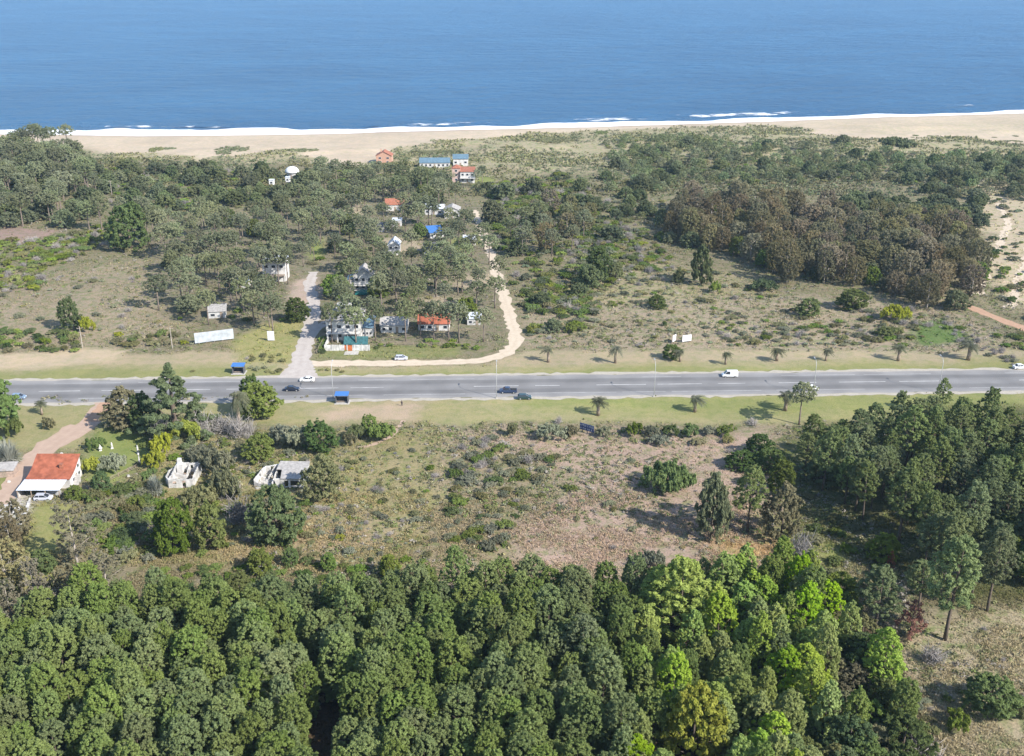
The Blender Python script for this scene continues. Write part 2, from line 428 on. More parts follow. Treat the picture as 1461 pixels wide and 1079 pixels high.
paint('lawn', [(540, 492), (660, 490), (655, 510), (450, 512), (448, 500)], (0.215, 0.212, 0.095), 0.7, 2, 5)
paint(None, [(372, 462), (436, 455), (428, 515), (345, 520), (330, 495)], (0.285, 0.262, 0.115), 0.6, 2, 6)
paint('lawn', [(676, 268), (706, 258), (700, 250), (678, 252)], (0.21, 0.23, 0.075), 0.4, 2, 5)
paint('lawn', [(440, 352), (466, 338), (462, 362), (446, 376)], (0.22, 0.25, 0.08), 0.4, 2, 5)
paint('lawn', [(640, 345), (680, 330), (690, 345), (650, 358)], (0.23, 0.25, 0.08), 0.4, 2, 5)
paint(None, [(425, 400), (452, 392), (458, 428), (430, 440), (412, 425)], (0.42, 0.325, 0.265), 0.4, 2, 6)
for pl in ([(540, 342), (600, 338), (612, 358), (552, 366)], [(640, 392), (720, 388), (722, 408), (650, 412)], [(360, 375), (380, 372), (384, 386), (362, 390)], [(470, 296), (520, 292), (525, 304), (476, 308)], [(590, 425), (640, 420), (650, 436), (600, 440)], [(300, 428), (340, 424), (345, 438), (306, 442)]):
    paint(None, pl, (0.40, 0.325, 0.235), 0.5, 3, 10, 0.85)
# woodland floors
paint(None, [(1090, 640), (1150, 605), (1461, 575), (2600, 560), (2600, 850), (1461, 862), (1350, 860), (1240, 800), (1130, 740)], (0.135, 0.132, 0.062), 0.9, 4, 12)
paint(None, [(1130, 740), (1230, 790), (1215, 815), (1130, 790), (1100, 740)], (0.22, 0.22, 0.085), 0.8, 3, 10)
paint(None, [(1000, 770), (1120, 770), (1130, 800), (1040, 800)], (0.40, 0.275, 0.155), 0.7, 3, 8)
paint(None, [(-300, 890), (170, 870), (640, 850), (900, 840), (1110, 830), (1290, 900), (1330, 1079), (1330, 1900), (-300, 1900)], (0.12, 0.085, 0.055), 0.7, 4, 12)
paint('field', [(1235, 905), (1340, 878), (1461, 862), (2600, 830), (3200, 1900), (1345, 1900), (1325, 1079), (1300, 985), (1235, 940)], (0.345, 0.290, 0.195), 1.1, 3, 10)
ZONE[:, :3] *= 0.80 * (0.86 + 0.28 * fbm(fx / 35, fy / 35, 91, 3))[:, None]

idx = np.arange(NX * NY).reshape(NY, NX)
Q = np.stack([idx[:-1, :-1], idx[:-1, 1:], idx[1:, 1:], idx[1:, :-1]], -1).reshape(-1, 4)
part_of = np.zeros(len(Q), int)
PARTS = ['ground', 'beach', 'grass_verge', 'lawn', 'dry_field']
for k, nm in ((1, 'beach'), (2, 'verge'), (3, 'lawn'), (4, 'field')):
    part_of[MASK[nm][Q].mean(1) > 0.5] = k
AV = np.stack([fx, fy, GZ], -1)
for k, nm in enumerate(PARTS):
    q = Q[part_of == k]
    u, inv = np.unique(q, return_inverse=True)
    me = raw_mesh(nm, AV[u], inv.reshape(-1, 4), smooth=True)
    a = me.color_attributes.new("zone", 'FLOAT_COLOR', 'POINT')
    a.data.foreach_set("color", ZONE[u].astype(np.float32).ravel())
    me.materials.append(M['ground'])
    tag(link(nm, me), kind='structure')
def zone_at(x, y):
    i = np.clip(np.searchsorted(ys, y), 0, NY - 1); j = np.clip(np.searchsorted(xs, x), 0, NX - 1)
    return ZONE[i * NX + j]

# ------------------------------------------------------------------ sea
m, n, out = newmat("sea_water"); L = n.links.new
p = n.nodes.new("ShaderNodeBsdfPrincipled")
p.inputs["Roughness"].default_value = 0.34; p.inputs["IOR"].default_value = 1.33; p.inputs["Specular IOR Level"].default_value = 0.12
ge = n.nodes.new("ShaderNodeNewGeometry")
mp = n.nodes.new("ShaderNodeMapping"); mp.inputs["Scale"].default_value = (0.55, 1.0, 1.0)
mp.inputs["Rotation"].default_value = (0, 0, R(-4))
L(ge.outputs["Position"], mp.inputs["Vector"])
def sn(sc, det, rough):
    x = n.nodes.new("ShaderNodeTexNoise"); x.inputs["Scale"].default_value = sc; x.inputs["Detail"].default_value = det
    x.inputs["Roughness"].default_value = rough; L(mp.outputs[0], x.inputs["Vector"]); return x.outputs["Fac"]
swell, chop, big = sn(0.042, 5, 0.6), sn(0.22, 7, 0.74), sn(0.007, 4, 0.6)
ma = n.nodes.new("ShaderNodeMath"); ma.operation = 'MULTIPLY_ADD'; ma.inputs[1].default_value = 3.2
L(swell, ma.inputs[0]); L(chop, ma.inputs[2])
bp = n.nodes.new("ShaderNodeBump"); bp.inputs["Strength"].default_value = 1.0; bp.inputs["Distance"].default_value = 5.5
L(ma.outputs[0], bp.inputs["Height"]); L(bp.outputs[0], p.inputs["Normal"])
rp = n.nodes.new("ShaderNodeValToRGB")
rp.color_ramp.elements[0].position = 0.35; rp.color_ramp.elements[0].color = (0.016, 0.095, 0.220, 1)
rp.color_ramp.elements[1].position = 0.65; rp.color_ramp.elements[1].color = (0.025, 0.124, 0.268, 1)
L(big, rp.inputs[0]); L(rp.outputs[0], p.inputs["Base Color"]); L(p.outputs[0], out.inputs[0])
M['sea'] = m
me = raw_mesh("sea", [(-9000, 560, SEA_Z), (9000, 560, SEA_Z), (9000, 14000, SEA_Z), (-9000, 14000, SEA_Z)], [[0, 1, 2, 3]])
me.materials.append(M['sea']); tag(link("sea", me), kind='structure')

# surf: the white wash along the waterline and the breaking crests behind it
m, n, out = newmat("sea_foam"); L = n.links.new
p = n.nodes.new("ShaderNodeBsdfPrincipled"); p.inputs["Base Color"].default_value = (0.72, 0.73, 0.74, 1); p.inputs["Roughness"].default_value = 0.9
at = n.nodes.new("ShaderNodeAttribute"); at.attribute_name = "zone"
ge = n.nodes.new("ShaderNodeNewGeometry")
mp = n.nodes.new("ShaderNodeMapping"); mp.inputs["Scale"].default_value = (0.5, 1.0, 1.0); L(ge.outputs["Position"], mp.inputs["Vector"])
no = n.nodes.new("ShaderNodeTexNoise"); no.inputs["Scale"].default_value = 0.11; no.inputs["Detail"].default_value = 8; no.inputs["Roughness"].default_value = 0.74
L(mp.outputs[0], no.inputs["Vector"])
ad = n.nodes.new("ShaderNodeMath"); ad.operation = 'ADD'; L(no.outputs["Fac"], ad.inputs[0]); L(at.outputs["Fac"], ad.inputs[1])
mr = n.nodes.new("ShaderNodeMapRange"); mr.inputs[1].default_value = 0.98; mr.inputs[2].default_value = 1.12; L(ad.outputs[0], mr.inputs[0])
L(mr.outputs[0], p.inputs["Alpha"]); L(p.outputs[0], out.inputs[0])
M['foam'] = m
def surf_strip(name, x0, x1, off, width, dens, seed, z):
    sx = np.arange(x0, x1, 3.0); v, f, c = [], [], []
    T = np.linspace(0, 1, 9)
    for k, x in enumerate(sx):
        wob = (vnoise(np.array([x / 30.0]), np.array([seed * 3.3]), seed)[0] - 0.5)
        wd = width * (0.55 + 0.9 * fbm(np.array([x / 45.0]), np.array([seed * 1.7]), seed + 5)[0])
        for t in T:
            y = float(shore_y(x)) + off + wob * 9 + (t - 0.12) * wd
            v.append((x, y, z + (0.75 * math.exp(-((t - 0.35) / 0.18) ** 2) if off > 12 else 0.05)))
            e = dens * (1 - abs(2 * (t - 0.28)) ** 1.6 * 0.9) if t > 0.28 else dens * min(1.0, t / 0.10)
            ends = min(1, (x - x0) / 45, (x1 - x) / 45) ** 0.5
            c.append(max(0.0, e) * max(0, ends))
    nT = len(T)
    for k in range(len(sx) - 1):
        for i in range(nT - 1):
            b = k * nT + i; f.append((b, b + nT, b + nT + 1, b + 1))
    me = raw_mesh(name, v, f, smooth=True)
    a = me.color_attributes.new("zone", 'FLOAT_COLOR', 'POINT')
    cc = np.repeat(np.array(c, np.float32)[:, None], 4, 1); cc[:, 3] = 1
    a.data.foreach_set("color", cc.ravel()); me.materials.append(M['foam'])
    return tag(link(name, me), kind='stuff')
surf_strip("surf", -1200, 1400, -3, 36, 1.22, 3, SEA_Z + 0.06)
surf_strip("surf", -330, -100, -4, 52, 1.5, 5, SEA_Z + 0.10)
for k, (a, b, off, wd, de) in enumerate([(-120, 10, 26, 30, 0.50), (20, 130, 28, 36, 0.55), (110, 260, 32, 44, 0.56), (240, 300, 40, 40, 0.50), (345, 430, 42, 44, 0.50), (-340, -180, 34, 24, 0.47), (-700, -420, 30, 26, 0.5), (300, 350, 72, 28, 0.46)]):
    surf_strip("breaking_wave", a, b, off, wd, de, 11 + k, SEA_Z + 0.02)

# ------------------------------------------------------------------ roads and tracks
def resample(line, step):
    P = [Vector((*p, 0)) for p in line]; o = [P[0]]
    for a, b in zip(P, P[1:]):
        k = max(1, int((b - a).length / step))
        o += [a.lerp(b, (i + 1) / k) for i in range(k)]
    return o
def smooth_line(P, it=6):
    for _ in range(it):
        P = [P[0]] + [(P[i - 1] + P[i] * 2 + P[i + 1]) / 4 for i in range(1, len(P) - 1)] + [P[-1]]
    return P
def ribbon(name, line, width, mat, z, wob=0.4, step=2.0, its=8):
    P = smooth_line(resample(line, step), its)
    v, f, c = [], [], []
    for k, p_ in enumerate(P):
        d = (P[min(k + 1, len(P) - 1)] - P[max(k - 1, 0)]).normalized(); nrm = Vector((-d.y, d.x, 0))
        wd = width[0] + (width[1] - width[0]) * k / (len(P) - 1) if isinstance(width, tuple) else width
        for s_, t in ((-1, 0), (-0.5, 0.25), (0, 0.5), (0.5, 0.75), (1, 1)):
            ed = wob * (random.random() - 0.5) * 2 if abs(s_) == 1 else 0
            q = p_ + nrm * (s_ * wd / 2 + ed)
            v.append((q.x, q.y, ghs(q.x, q.y) + z)); c.append((t, k * step, 0, 1))
    for k in range(len(P) - 1):
        for i in range(4):
            b = k * 5 + i; f.append((b, b + 1, b + 6, b + 5))
    me = raw_mesh(name, v, [q[::-1] for q in f])
    a = me.color_attributes.new("across", 'FLOAT_COLOR', 'POINT'); a.data.foreach_set("color", np.array(c, np.float32).ravel())
    me.materials.append(mat)
    return tag(link(name, me), kind='structure')
def dirtmat(name, col, col2, sc=0.5):
    m, n, out = newmat(name); L = n.links.new
    p = n.nodes.new("ShaderNodeBsdfPrincipled"); p.inputs["Roughness"].default_value = 0.95; p.inputs["Specular IOR Level"].default_value = 0.1
    ge = n.nodes.new("ShaderNodeNewGeometry"); no = n.nodes.new("ShaderNodeTexNoise"); no.inputs["Scale"].default_value = sc; no.inputs["Detail"].default_value = 7
    no.inputs["Roughness"].default_value = 0.7
    L(ge.outputs["Position"], no.inputs["Vector"])
    rp = n.nodes.new("ShaderNodeValToRGB"); rp.color_ramp.elements[0].position = 0.35; rp.color_ramp.elements[1].position = 0.66
    rp.color_ramp.elements[0].color = (*col, 1); rp.color_ramp.elements[1].color = (*col2, 1)
    at = n.nodes.new("ShaderNodeAttribute"); at.attribute_name = "across"
    sx = n.nodes.new("ShaderNodeSeparateColor"); L(at.outputs["Color"], sx.inputs[0])
    wv = n.nodes.new("ShaderNodeMath"); wv.operation = 'PINGPONG'; wv.inputs[1].default_value = 0.25; L(sx.outputs[0], wv.inputs[0])
    mrr = n.nodes.new("ShaderNodeMapRange"); mrr.inputs[1].default_value = 0.0; mrr.inputs[2].default_value = 0.25; mrr.inputs[3].default_value = -0.05; mrr.inputs[4].default_value = 0.06
    L(wv.outputs[0], mrr.inputs[0])
    ad = n.nodes.new("ShaderNodeMath"); L(no.outputs["Fac"], ad.inputs[0]); L(mrr.outputs[0], ad.inputs[1])
    L(ad.outputs[0], rp.inputs[0]); L(rp.outputs[0], p.inputs["Base Color"]); L(p.outputs[0], out.inputs[0])
    return m
M['sandtrack'] = dirtmat("sand_track", (0.42, 0.345, 0.26), (0.50, 0.42, 0.325))
M['claytrack'] = dirtmat("clay_track", (0.33, 0.24, 0.185), (0.385, 0.285, 0.22))
M['redtrack'] = dirtmat("red_clay_track", (0.32, 0.20, 0.135), (0.38, 0.245, 0.165))
M['oldpave'] = dirtmat("worn_paving", (0.34, 0.30, 0.27), (0.41, 0.37, 0.335))

# asphalt with worn wheel bands
m, n, out = newmat("asphalt"); L = n.links.new
p = n.nodes.new("ShaderNodeBsdfPrincipled"); p.inputs["Roughness"].default_value = 0.9; p.inputs["Specular IOR Level"].default_value = 0.2
at = n.nodes.new("ShaderNodeAttribute"); at.attribute_name = "across"
sx = n.nodes.new("ShaderNodeSeparateColor"); L(at.outputs["Color"], sx.inputs[0])
rp = n.nodes.new("ShaderNodeValToRGB"); e = rp.color_ramp.elements
stops = [(0.0, 0.238), (0.1, 0.226), (0.17, 0.209), (0.22, 0.166), (0.33, 0.16), (0.4, 0.197), (0.5, 0.209), (0.6, 0.197), (0.68, 0.156), (0.78, 0.16), (0.83, 0.218), (1.0, 0.244)]
e[0].position, e[1].position = stops[0][0], stops[-1][0]
e[0].color = e[1].color = (0.26, 0.248, 0.236, 1)
for q, g_ in stops[1:-1]:
    x = e.new(q); x.color = (g_, g_ * 0.97, g_ * 0.95, 1)
ge = n.nodes.new("ShaderNodeNewGeometry")
mp = n.nodes.new("ShaderNodeMapping"); mp.inputs["Scale"].default_value = (0.05, 1.0, 1.0); L(ge.outputs["Position"], mp.inputs["Vector"])
no = n.nodes.new("ShaderNodeTexNoise"); no.inputs["Scale"].default_value = 0.9; no.inputs["Detail"].default_value = 5; L(mp.outputs[0], no.inputs["Vector"])
n2 = n.nodes.new("ShaderNodeTexNoise"); n2.inputs["Scale"].default_value = 0.11; n2.inputs["Detail"].default_value = 5; L(ge.outputs["Position"], n2.inputs["Vector"])
ad = n.nodes.new("ShaderNodeMath"); ad.operation = 'MULTIPLY_ADD'; ad.inputs[1].default_value = 0.10; ad.inputs[2].default_value = -0.05; L(no.outputs["Fac"], ad.inputs[0])
a2 = n.nodes.new("ShaderNodeMath"); L(sx.outputs[0], a2.inputs[0]); L(ad.outputs[0], a2.inputs[1]); L(a2.outputs[0], rp.inputs[0])
mx = n.nodes.new("ShaderNodeMix"); mx.data_type = 'RGBA'; mx.blend_type = 'MULTIPLY'; mx.inputs[0].default_value = 0.5
r2 = n.nodes.new("ShaderNodeValToRGB"); r2.color_ramp.elements[0].position = 0.35; r2.color_ramp.elements[0].color = (0.55, 0.55, 0.56, 1); r2.color_ramp.elements[1].position = 0.65
L(n2.outputs["Fac"], r2.inputs[0]); L(rp.outputs[0], mx.inputs[6]); L(r2.outputs[0], mx.inputs[7])
L(mx.outputs[2], p.inputs["Base Color"]); L(p.outputs[0], out.inputs[0])
M['asphalt'] = m
up_g, lo_g = np.array(gp(ROAD_UP)), np.array(gp(ROAD_LO))
cu = np.polyfit(up_g[:, 0], up_g[:, 1], 1); cl = np.polyfit(lo_g[:, 0], lo_g[:, 1], 1)
def road_y(x, t): return (cl[0] * x + cl[1]) * (1 - t) + (cu[0] * x + cu[1]) * t
v, f, c = [], [], []
rx = np.arange(-420, 421, 4.0); TT = np.linspace(0, 1, 9)
for k, x in enumerate(rx):
    for t in TT:
        e_ = (random.random() - 0.5) * 0.9 if t in (0, 1) else 0
        v.append((x, road_y(x, t) + e_, 0.03)); c.append((t, x, 0, 1))
for k in range(len(rx) - 1):
    for i in range(8):
        b = k * 9 + i; f.append((b, b + 9, b + 10, b + 1))
me = raw_mesh("road", v, f)
a = me.color_attributes.new("across", 'FLOAT_COLOR', 'POINT'); a.data.foreach_set("color", np.array(c, np.float32).ravel())
me.materials.append(M['asphalt']); tag(link("road", me), kind='structure')
M['roadpaint'] = plain("worn_road_paint", (0.43, 0.42, 0.405), 0.8, var=0.35, scale=0.3)
mk = MB()
def strip(x0, x1, t, wd):
    y0, y1 = road_y(x0, t), road_y(x1, t)
    mk.poly([(x0, y0 - wd / 2, 0.036), (x1, y1 - wd / 2, 0.036), (x1, y1 + wd / 2, 0.036), (x0, y0 + wd / 2, 0.036)], [(0, 1, 2, 3)])
x = -400.0
while x < 400:
    if x < -85 or random.random() < 0.85: strip(x, x + random.uniform(7, 16), 0.505, 0.34)
    x += 18.5
for t in (0.165, 0.86):
    x = -400.0
    while x < 400:
        k = random.uniform(10, 30)
        if random.random() < 0.8: strip(x, x + k, t, 0.16)
        x += k + random.uniform(0, 6)
tag(mk.build("road_markings", M['roadpaint']), kind='structure')

M['gravel'] = dirtmat("shoulder_gravel", (0.30, 0.27, 0.225), (0.38, 0.345, 0.29), 0.8)
for t_, nm in ((-0.035, "road_shoulder"), (1.035, "road_shoulder")):
    ribbon(nm, [(x_, road_y(x_, t_)) for x_ in (-420, 0, 420)], 2.4, M['gravel'], 0.014, wob=0.8, its=1)
TRACK = gp([(436, 519), (500, 518.5), (560, 518), (640, 517.5), (685, 515), (715, 508), (733, 497), (738, 486), (731, 462), (722, 432), (714, 410), (704, 372), (694, 345), (684, 318), (676, 300)])
ribbon("sand_track", TRACK, (5.0, 3.3), M['sandtrack'], 0.020, wob=0.8)
STREET = gp([(424, 541), (432, 500), (441, 470), (449, 448), (446, 425), (440, 408), (448, 388)])
ribbon("side_street", STREET, (6.2, 4.0), M['oldpave'], 0.028, its=4, wob=0.7)
ribbon("street_mouth", gp([(423, 541.5), (427, 530), (431, 516)]), (13.0, 6.0), M['oldpave'], 0.024, wob=0.5, step=1.0, its=1)
ribbon("driveway_path", gp([(442, 482), (455, 466), (468, 459)]), 3.2, M['oldpave'], 0.024, its=3)
DRIVE = gp([(153, 574), (143, 590), (120, 610), (85, 632), (55, 648), (35, 668), (20, 690), (5, 712), (-30, 740)])
ribbon("clay_driveway", DRIVE, (6.2, 4.6), M['claytrack'], 0.022, wob=0.7)
ribbon("clay_pullout", gp([(40, 655), (75, 628), (110, 607)]), 5.2, M['claytrack'], 0.016, wob=0.9)
ribbon("red_entrance_track", gp([(154, 574), (146, 587), (130, 602)]), 5.2, M['redtrack'], 0.028, wob=0.5, its=2)
REDT = gp([(1366, 431), (1400, 445), (1435, 459), (1480, 476), (1560, 500)])
ribbon("red_track", REDT, 4.6, M['redtrack'], 0.02)
ribbon("foot_path", gp([(576, 600), (560, 622), (535, 634), (510, 640)]), 1.3, M['claytrack'], 0.014, wob=0.25, step=1)
for ln in ([(1395, 420), (1410, 395), (1402, 375), (1425, 350), (1440, 320), (1425, 290)], [(1440, 440), (1450, 410), (1461, 380), (1470, 350)]):
    ribbon("sandy_path", gp(ln), 3.2, M['sandtrack'], 0.02, wob=1.0)

# ------------------------------------------------------------------ plants: meshes
def leaves(rng, P, N, a, b, jitter=0.55):
    n_ = len(P)
    N = N + rng.normal(0, jitter, (n_, 3)); N /= np.linalg.norm(N, axis=1, keepdims=True) + 1e-9
    t = rng.normal(0, 1, (n_, 3)); t -= (t * N).sum(1, keepdims=True) * N; t /= np.linalg.norm(t, axis=1, keepdims=True) + 1e-9
    s_ = np.cross(N, t)
    k = rng.uniform(0.65, 1.35, (n_, 1))
    A, B = t * a * k, s_ * b * k
    V = np.stack([P - A, P + B - A * 0.1, P + A, P - B - A * 0.1], 1).reshape(-1, 3)
    return V
def clump_points(rng, clumps, dens, low=0.45):
    """leaf points: every clump breaks into smaller sprays, the sprays into leaves"""
    Ps, Ns = [], []
    for (cx, cy, cz, r, fl) in clumps:
        k = int(dens * 4 * math.pi * r * r * (0.45 + 0.55 * fl)); m_ = 5
        D = rng.normal(0, 1, (m_, 3)); D /= np.linalg.norm(D, axis=1, keepdims=True)
        D[:, 2] = np.where((D[:, 2] < -0.3) & (rng.random(m_) > low), -D[:, 2], D[:, 2])
        sub = D * r * rng.uniform(0.45, 0.95, (m_, 1)) * np.array([1, 1, fl]); sr = r * rng.uniform(0.28, 0.5, m_)
        q = rng.integers(0, m_, k)
        e = rng.normal(0, 1, (k, 3)); e /= np.linalg.norm(e, axis=1, keepdims=True)
        Ps.append(np.array([cx, cy, cz]) + sub[q] + e * (sr[q] * rng.uniform(0.35, 1.05, k))[:, None] * np.array([1, 1, 0.8]))
        Ns.append(D[q] * 0.55 + e * 0.55 + np.array([0, 0, 0.25]))
    return np.concatenate(Ps), np.concatenate(Ns)
def crown_mesh(name, seed, clumps, dens, a, b, mat, jitter=0.55, low=0.45, extra=None):
    rng = np.random.default_rng(seed)
    P, N = clump_points(rng, clumps, dens, low)
    V = leaves(rng, P, N, a, b, jitter)
    if extra is not None: V = np.concatenate([V, extra])
    me = raw_mesh(name, V, np.arange(len(V)).reshape(-1, 4))
    me.materials.append(mat)
    return me
def limb(mb, p0, p1, r0, r1, rng, sag=0.1, n=5):
    p0, p1 = Vector(p0), Vector(p1); mid = p0.lerp(p1, 0.5) + Vector((rng.normal() * 0.2, rng.normal() * 0.2, -sag * (p1 - p0).length * 0.3))
    mb.tube([p0, mid, p1], [r0, (r0 + r1) / 2, r1], n)
def trunk_mesh(seed, h, r, clumps, mat, lean=0.03, nl=6, start=0.35):
    rng = np.random.default_rng(seed + 900); mb = MB()
    bx, by = rng.normal() * lean * h, rng.normal() * lean * h
    ax = lambda t: Vector((bx * t * t, by * t * t, h * t))
    mb.tube([ax(t) - Vector((0, 0, 0.3 if t == 0 else 0)) for t in (0, 0.2, 0.45, 0.7, 0.95)], [r * 1.25, r, r * 0.8, r * 0.5, r * 0.12], 7)
    for k in (sorted(range(len(clumps)), key=lambda q: -math.hypot(clumps[q][0], clumps[q][1]))[:nl * 3:3] if len(clumps) > nl * 3 else range(min(nl, len(clumps)))):
        c = clumps[k]; t = min(0.9, max(start, c[2] / h - 0.14))
        limb(mb, ax(t), (c[0] * 0.9, c[1] * 0.9, c[2]), r * 0.42 * (1.1 - t), r * 0.12, rng)
    return mb.mesh("trunk", mat, True)

SPEC = {}
def species(key, name, nvar, fn, **kw):
    SPEC[key] = dict(name=name, leaf=kw.get('leaf', 'bare'), var=[fn(100 * (len(SPEC) + 1) + k, **kw) for k in range(nvar)])
    # every variant: (crown mesh, trunk mesh or None, height, radius)
def tall(seed, h, r, z0, n, R0, R1, dens, a, b, leaf, shape, tr=0.22, bark='bark', flat=0.85, jitter=0.55, nl=6, lean=0.02, fill=0.45, wob=0.2):
    rng = np.random.default_rng(seed); cl = []; ph = rng.uniform(0, 6.28, 2)
    for k in range(n):
        t = (k + 0.5) / n
        ang = k * 2.399963 + rng.normal() * 0.5
        rad = r * shape(t) * math.sqrt(rng.uniform(fill, 1.0)) * (1 + wob * math.sin(2 * ang + ph[0] + 2.2 * t) * math.sin(3 * ang + ph[1] + 7 * t))
        R_ = R0 + (R1 - R0) * t; R_ *= rng.uniform(0.8, 1.2)
        rad = max(0, rad - R_ * 0.45)
        cl.append((rad * math.cos(ang), rad * math.sin(ang), z0 + (h - z0 - R_ * 0.8) * t + rng.normal() * 0.3 + R_ * 0.3 * (1 - t), R_, flat))
    cl.append((0, 0, h - R1 * 0.8, R1, flat))
    return (crown_mesh("crown", seed, cl, dens, a, b, LEAF[leaf], jitter), trunk_mesh(seed, h * 0.93, tr, cl, M[bark], lean, nl, z0 / h), h, r)
dome_ = lambda c, k: (lambda t: math.sqrt(max(0.03, 1 - ((t - c) / k) ** 2)))
cone_ = lambda t: (0.74 + 0.45 * t) if t < 0.5 else 0.965 * math.sqrt(max(0.02, 1 - ((t - 0.5) / 0.53) ** 2.2))
species('plant', 'pine_tree', 9, tall, h=13.6, r=2.9, z0=2.5, n=400, R0=0.44, R1=0.38, dens=44, a=0.155, b=0.07, leaf='plant', shape=cone_, tr=0.17, fill=0.72, flat=1.0, wob=0.16)
species('wood', 'maritime_pine', 8, tall, h=16.0, r=3.6, z0=6.0, n=190, R0=0.58, R1=0.48, dens=32, a=0.18, b=0.075, leaf='wood', shape=lambda t: (0.5 + 0.6 * math.sin(math.pi * (t * 0.85 + 0.1))) * (1 - 0.5 * t ** 2), tr=0.24, nl=14, fill=0.3, flat=0.8, wob=0.3)
species('mid', 'stone_pine', 8, tall, h=13.5, r=4.6, z0=8.0, n=130, R0=0.58, R1=0.58, dens=24, a=0.21, b=0.085, leaf='mid', shape=dome_(0.3, 0.78), tr=0.26, flat=0.65, nl=14, fill=0.15, bark='pinebark', wob=0.3)
species('coast', 'coastal_tree', 6, tall, h=7.0, r=5.0, z0=0.8, n=150, R0=0.75, R1=0.7, dens=18, a=0.26, b=0.12, leaf='coast', shape=dome_(0.05, 0.98), tr=0.24, flat=0.7, fill=0.3, wob=0.3)
species('euc', 'eucalyptus', 8, tall, h=14.0, r=4.8, z0=1.8, n=260, R0=0.66, R1=0.58, dens=20, a=0.22, b=0.09, leaf='euc', shape=dome_(0.45, 0.62), tr=0.26, bark='palebark', flat=0.95, fill=0.55, wob=0.28)
species('gum', 'gum_tree', 4, tall, h=15.0, r=3.4, z0=4.0, n=80, R0=0.7, R1=0.6, dens=17, a=0.22, b=0.08, leaf='gum', shape=lambda t: 0.6 + 0.5 * math.sin(math.pi * (t * 0.8 + 0.15)), tr=0.22, bark='palebark', flat=1.1, nl=14, fill=0.15, wob=0.3)
species('poplar', 'poplar_tree', 6, tall, h=14.0, r=2.7, z0=1.5, n=300, R0=0.46, R1=0.36, dens=38, a=0.19, b=0.09, leaf='poplar', shape=lambda t: (0.8 + 0.3 * math.sin(math.pi * t)) * math.sqrt(max(0.02, 1 - t ** 3.4)), tr=0.18, flat=1.1, fill=0.6, wob=0.25)
species('lime', 'lime_green_tree', 3, tall, h=13.0, r=3.2, z0=1.5, n=260, R0=0.5, R1=0.4, dens=34, a=0.2, b=0.11, leaf='lime', shape=lambda t: (0.8 + 0.3 * math.sin(math.pi * t)) * math.sqrt(max(0.02, 1 - t ** 3.4)), tr=0.18, flat=1.0, fill=0.6, wob=0.3)
species('broad', 'broadleaf_tree', 7, tall, h=8.0, r=3.9, z0=0.8, n=170, R0=0.72, R1=0.62, dens=28, a=0.19, b=0.10, leaf='green', shape=dome_(0.36, 0.7), tr=0.22, flat=0.9, fill=0.6, wob=0.3)
species('darkbroad', 'evergreen_tree', 5, tall, h=8.5, r=4.0, z0=0.6, n=170, R0=0.72, R1=0.62, dens=28, a=0.19, b=0.10, leaf='dark', shape=dome_(0.36, 0.7), tr=0.24, flat=0.9, fill=0.6, wob=0.3)
species('olivetree', 'scrub_tree', 5, tall, h=8.0, r=3.6, z0=0.6, n=140, R0=0.66, R1=0.55, dens=26, a=0.19, b=0.09, leaf='olive', shape=lambda t: (0.8 + 0.35 * math.sin(math.pi * t)) * (1 - t ** 2.8) + 0.1, tr=0.18, flat=0.95, fill=0.45, wob=0.3)
species('yellowtree', 'yellow_tree', 2, tall, h=9.0, r=4.0, z0=0.8, n=170, R0=0.7, R1=0.6, dens=26, a=0.19, b=0.11, leaf='yellow', shape=dome_(0.36, 0.7), tr=0.2, flat=0.9, fill=0.6, wob=0.3)
species('rust', 'dead_pine', 1, tall, h=8.0, r=3.6, z0=1.0, n=26, R0=0.9, R1=0.6, dens=12, a=0.34, b=0.07, leaf='rust', shape=lambda t: (0.9 - 0.6 * t), tr=0.16, flat=0.6, jitter=1.0, nl=14)
def cedar(seed, h=17.0, r=8.0):
    rng = np.random.default_rng(seed); cl = []
    for k in range(64):
        t = (k + 0.3) / 64; ang = k * 2.4 + rng.normal() * 0.4
        rad = r * (1 - t) ** 0.8 * rng.uniform(0.45, 1.0)
        R_ = 1.7 - 0.8 * t
        cl.append((rad * math.cos(ang), rad * math.sin(ang), 2.0 + (h - 3) * t - 0.12 * rad + rng.normal() * 0.4, R_ * rng.uniform(0.75, 1.25), 0.6))
    cl.append((0, 0, h - 0.6, 0.7, 1.3))
    return (crown_mesh("crown", seed, cl, 34, 0.24, 0.10, LEAF['cedar']), trunk_mesh(seed, h * 0.95, 0.5, cl, M['bark'], 0.01, 12, 0.15), h, r)
species('cedar', 'cypress_tree', 2, cedar)
def shrub(seed, leaf, r=2.4, h=1.75, n=15, dens=20, a=0.26, b=0.14, R0=0.72):
    rng = np.random.default_rng(seed); cl = []
    for k in range(n):
        t = math.sqrt((k + 0.5) / n); ang = k * 2.4 + rng.normal() * 0.5
        R_ = R0 * rng.uniform(0.7, 1.25); rad = max(0, (r - R_ * 0.8) * t * rng.uniform(0.8, 1.1))
        z = (h - R_) * math.sqrt(max(0.0, 1 - (rad / r) ** 2)) * rng.uniform(0.7, 1.05)
        cl.append((rad * math.cos(ang), rad * math.sin(ang), max(z, R_ * 0.25), R_, 0.85))
    return (crown_mesh("shrub", seed, cl, dens, a, b, LEAF[leaf], low=0.1), None, h, r)
for lf, nm in (('green', 'leafy_shrub'), ('dark', 'evergreen_shrub'), ('olive', 'dry_shrub'), ('sage', 'grey_shrub'), ('acid', 'broom_shrub'), ('yellow', 'flowering_shrub'), ('coast', 'coastal_shrub')):
    species('s_' + lf, nm, 5, shrub, leaf=lf, n=24, dens=44, a=0.15, b=0.075, R0=0.58)
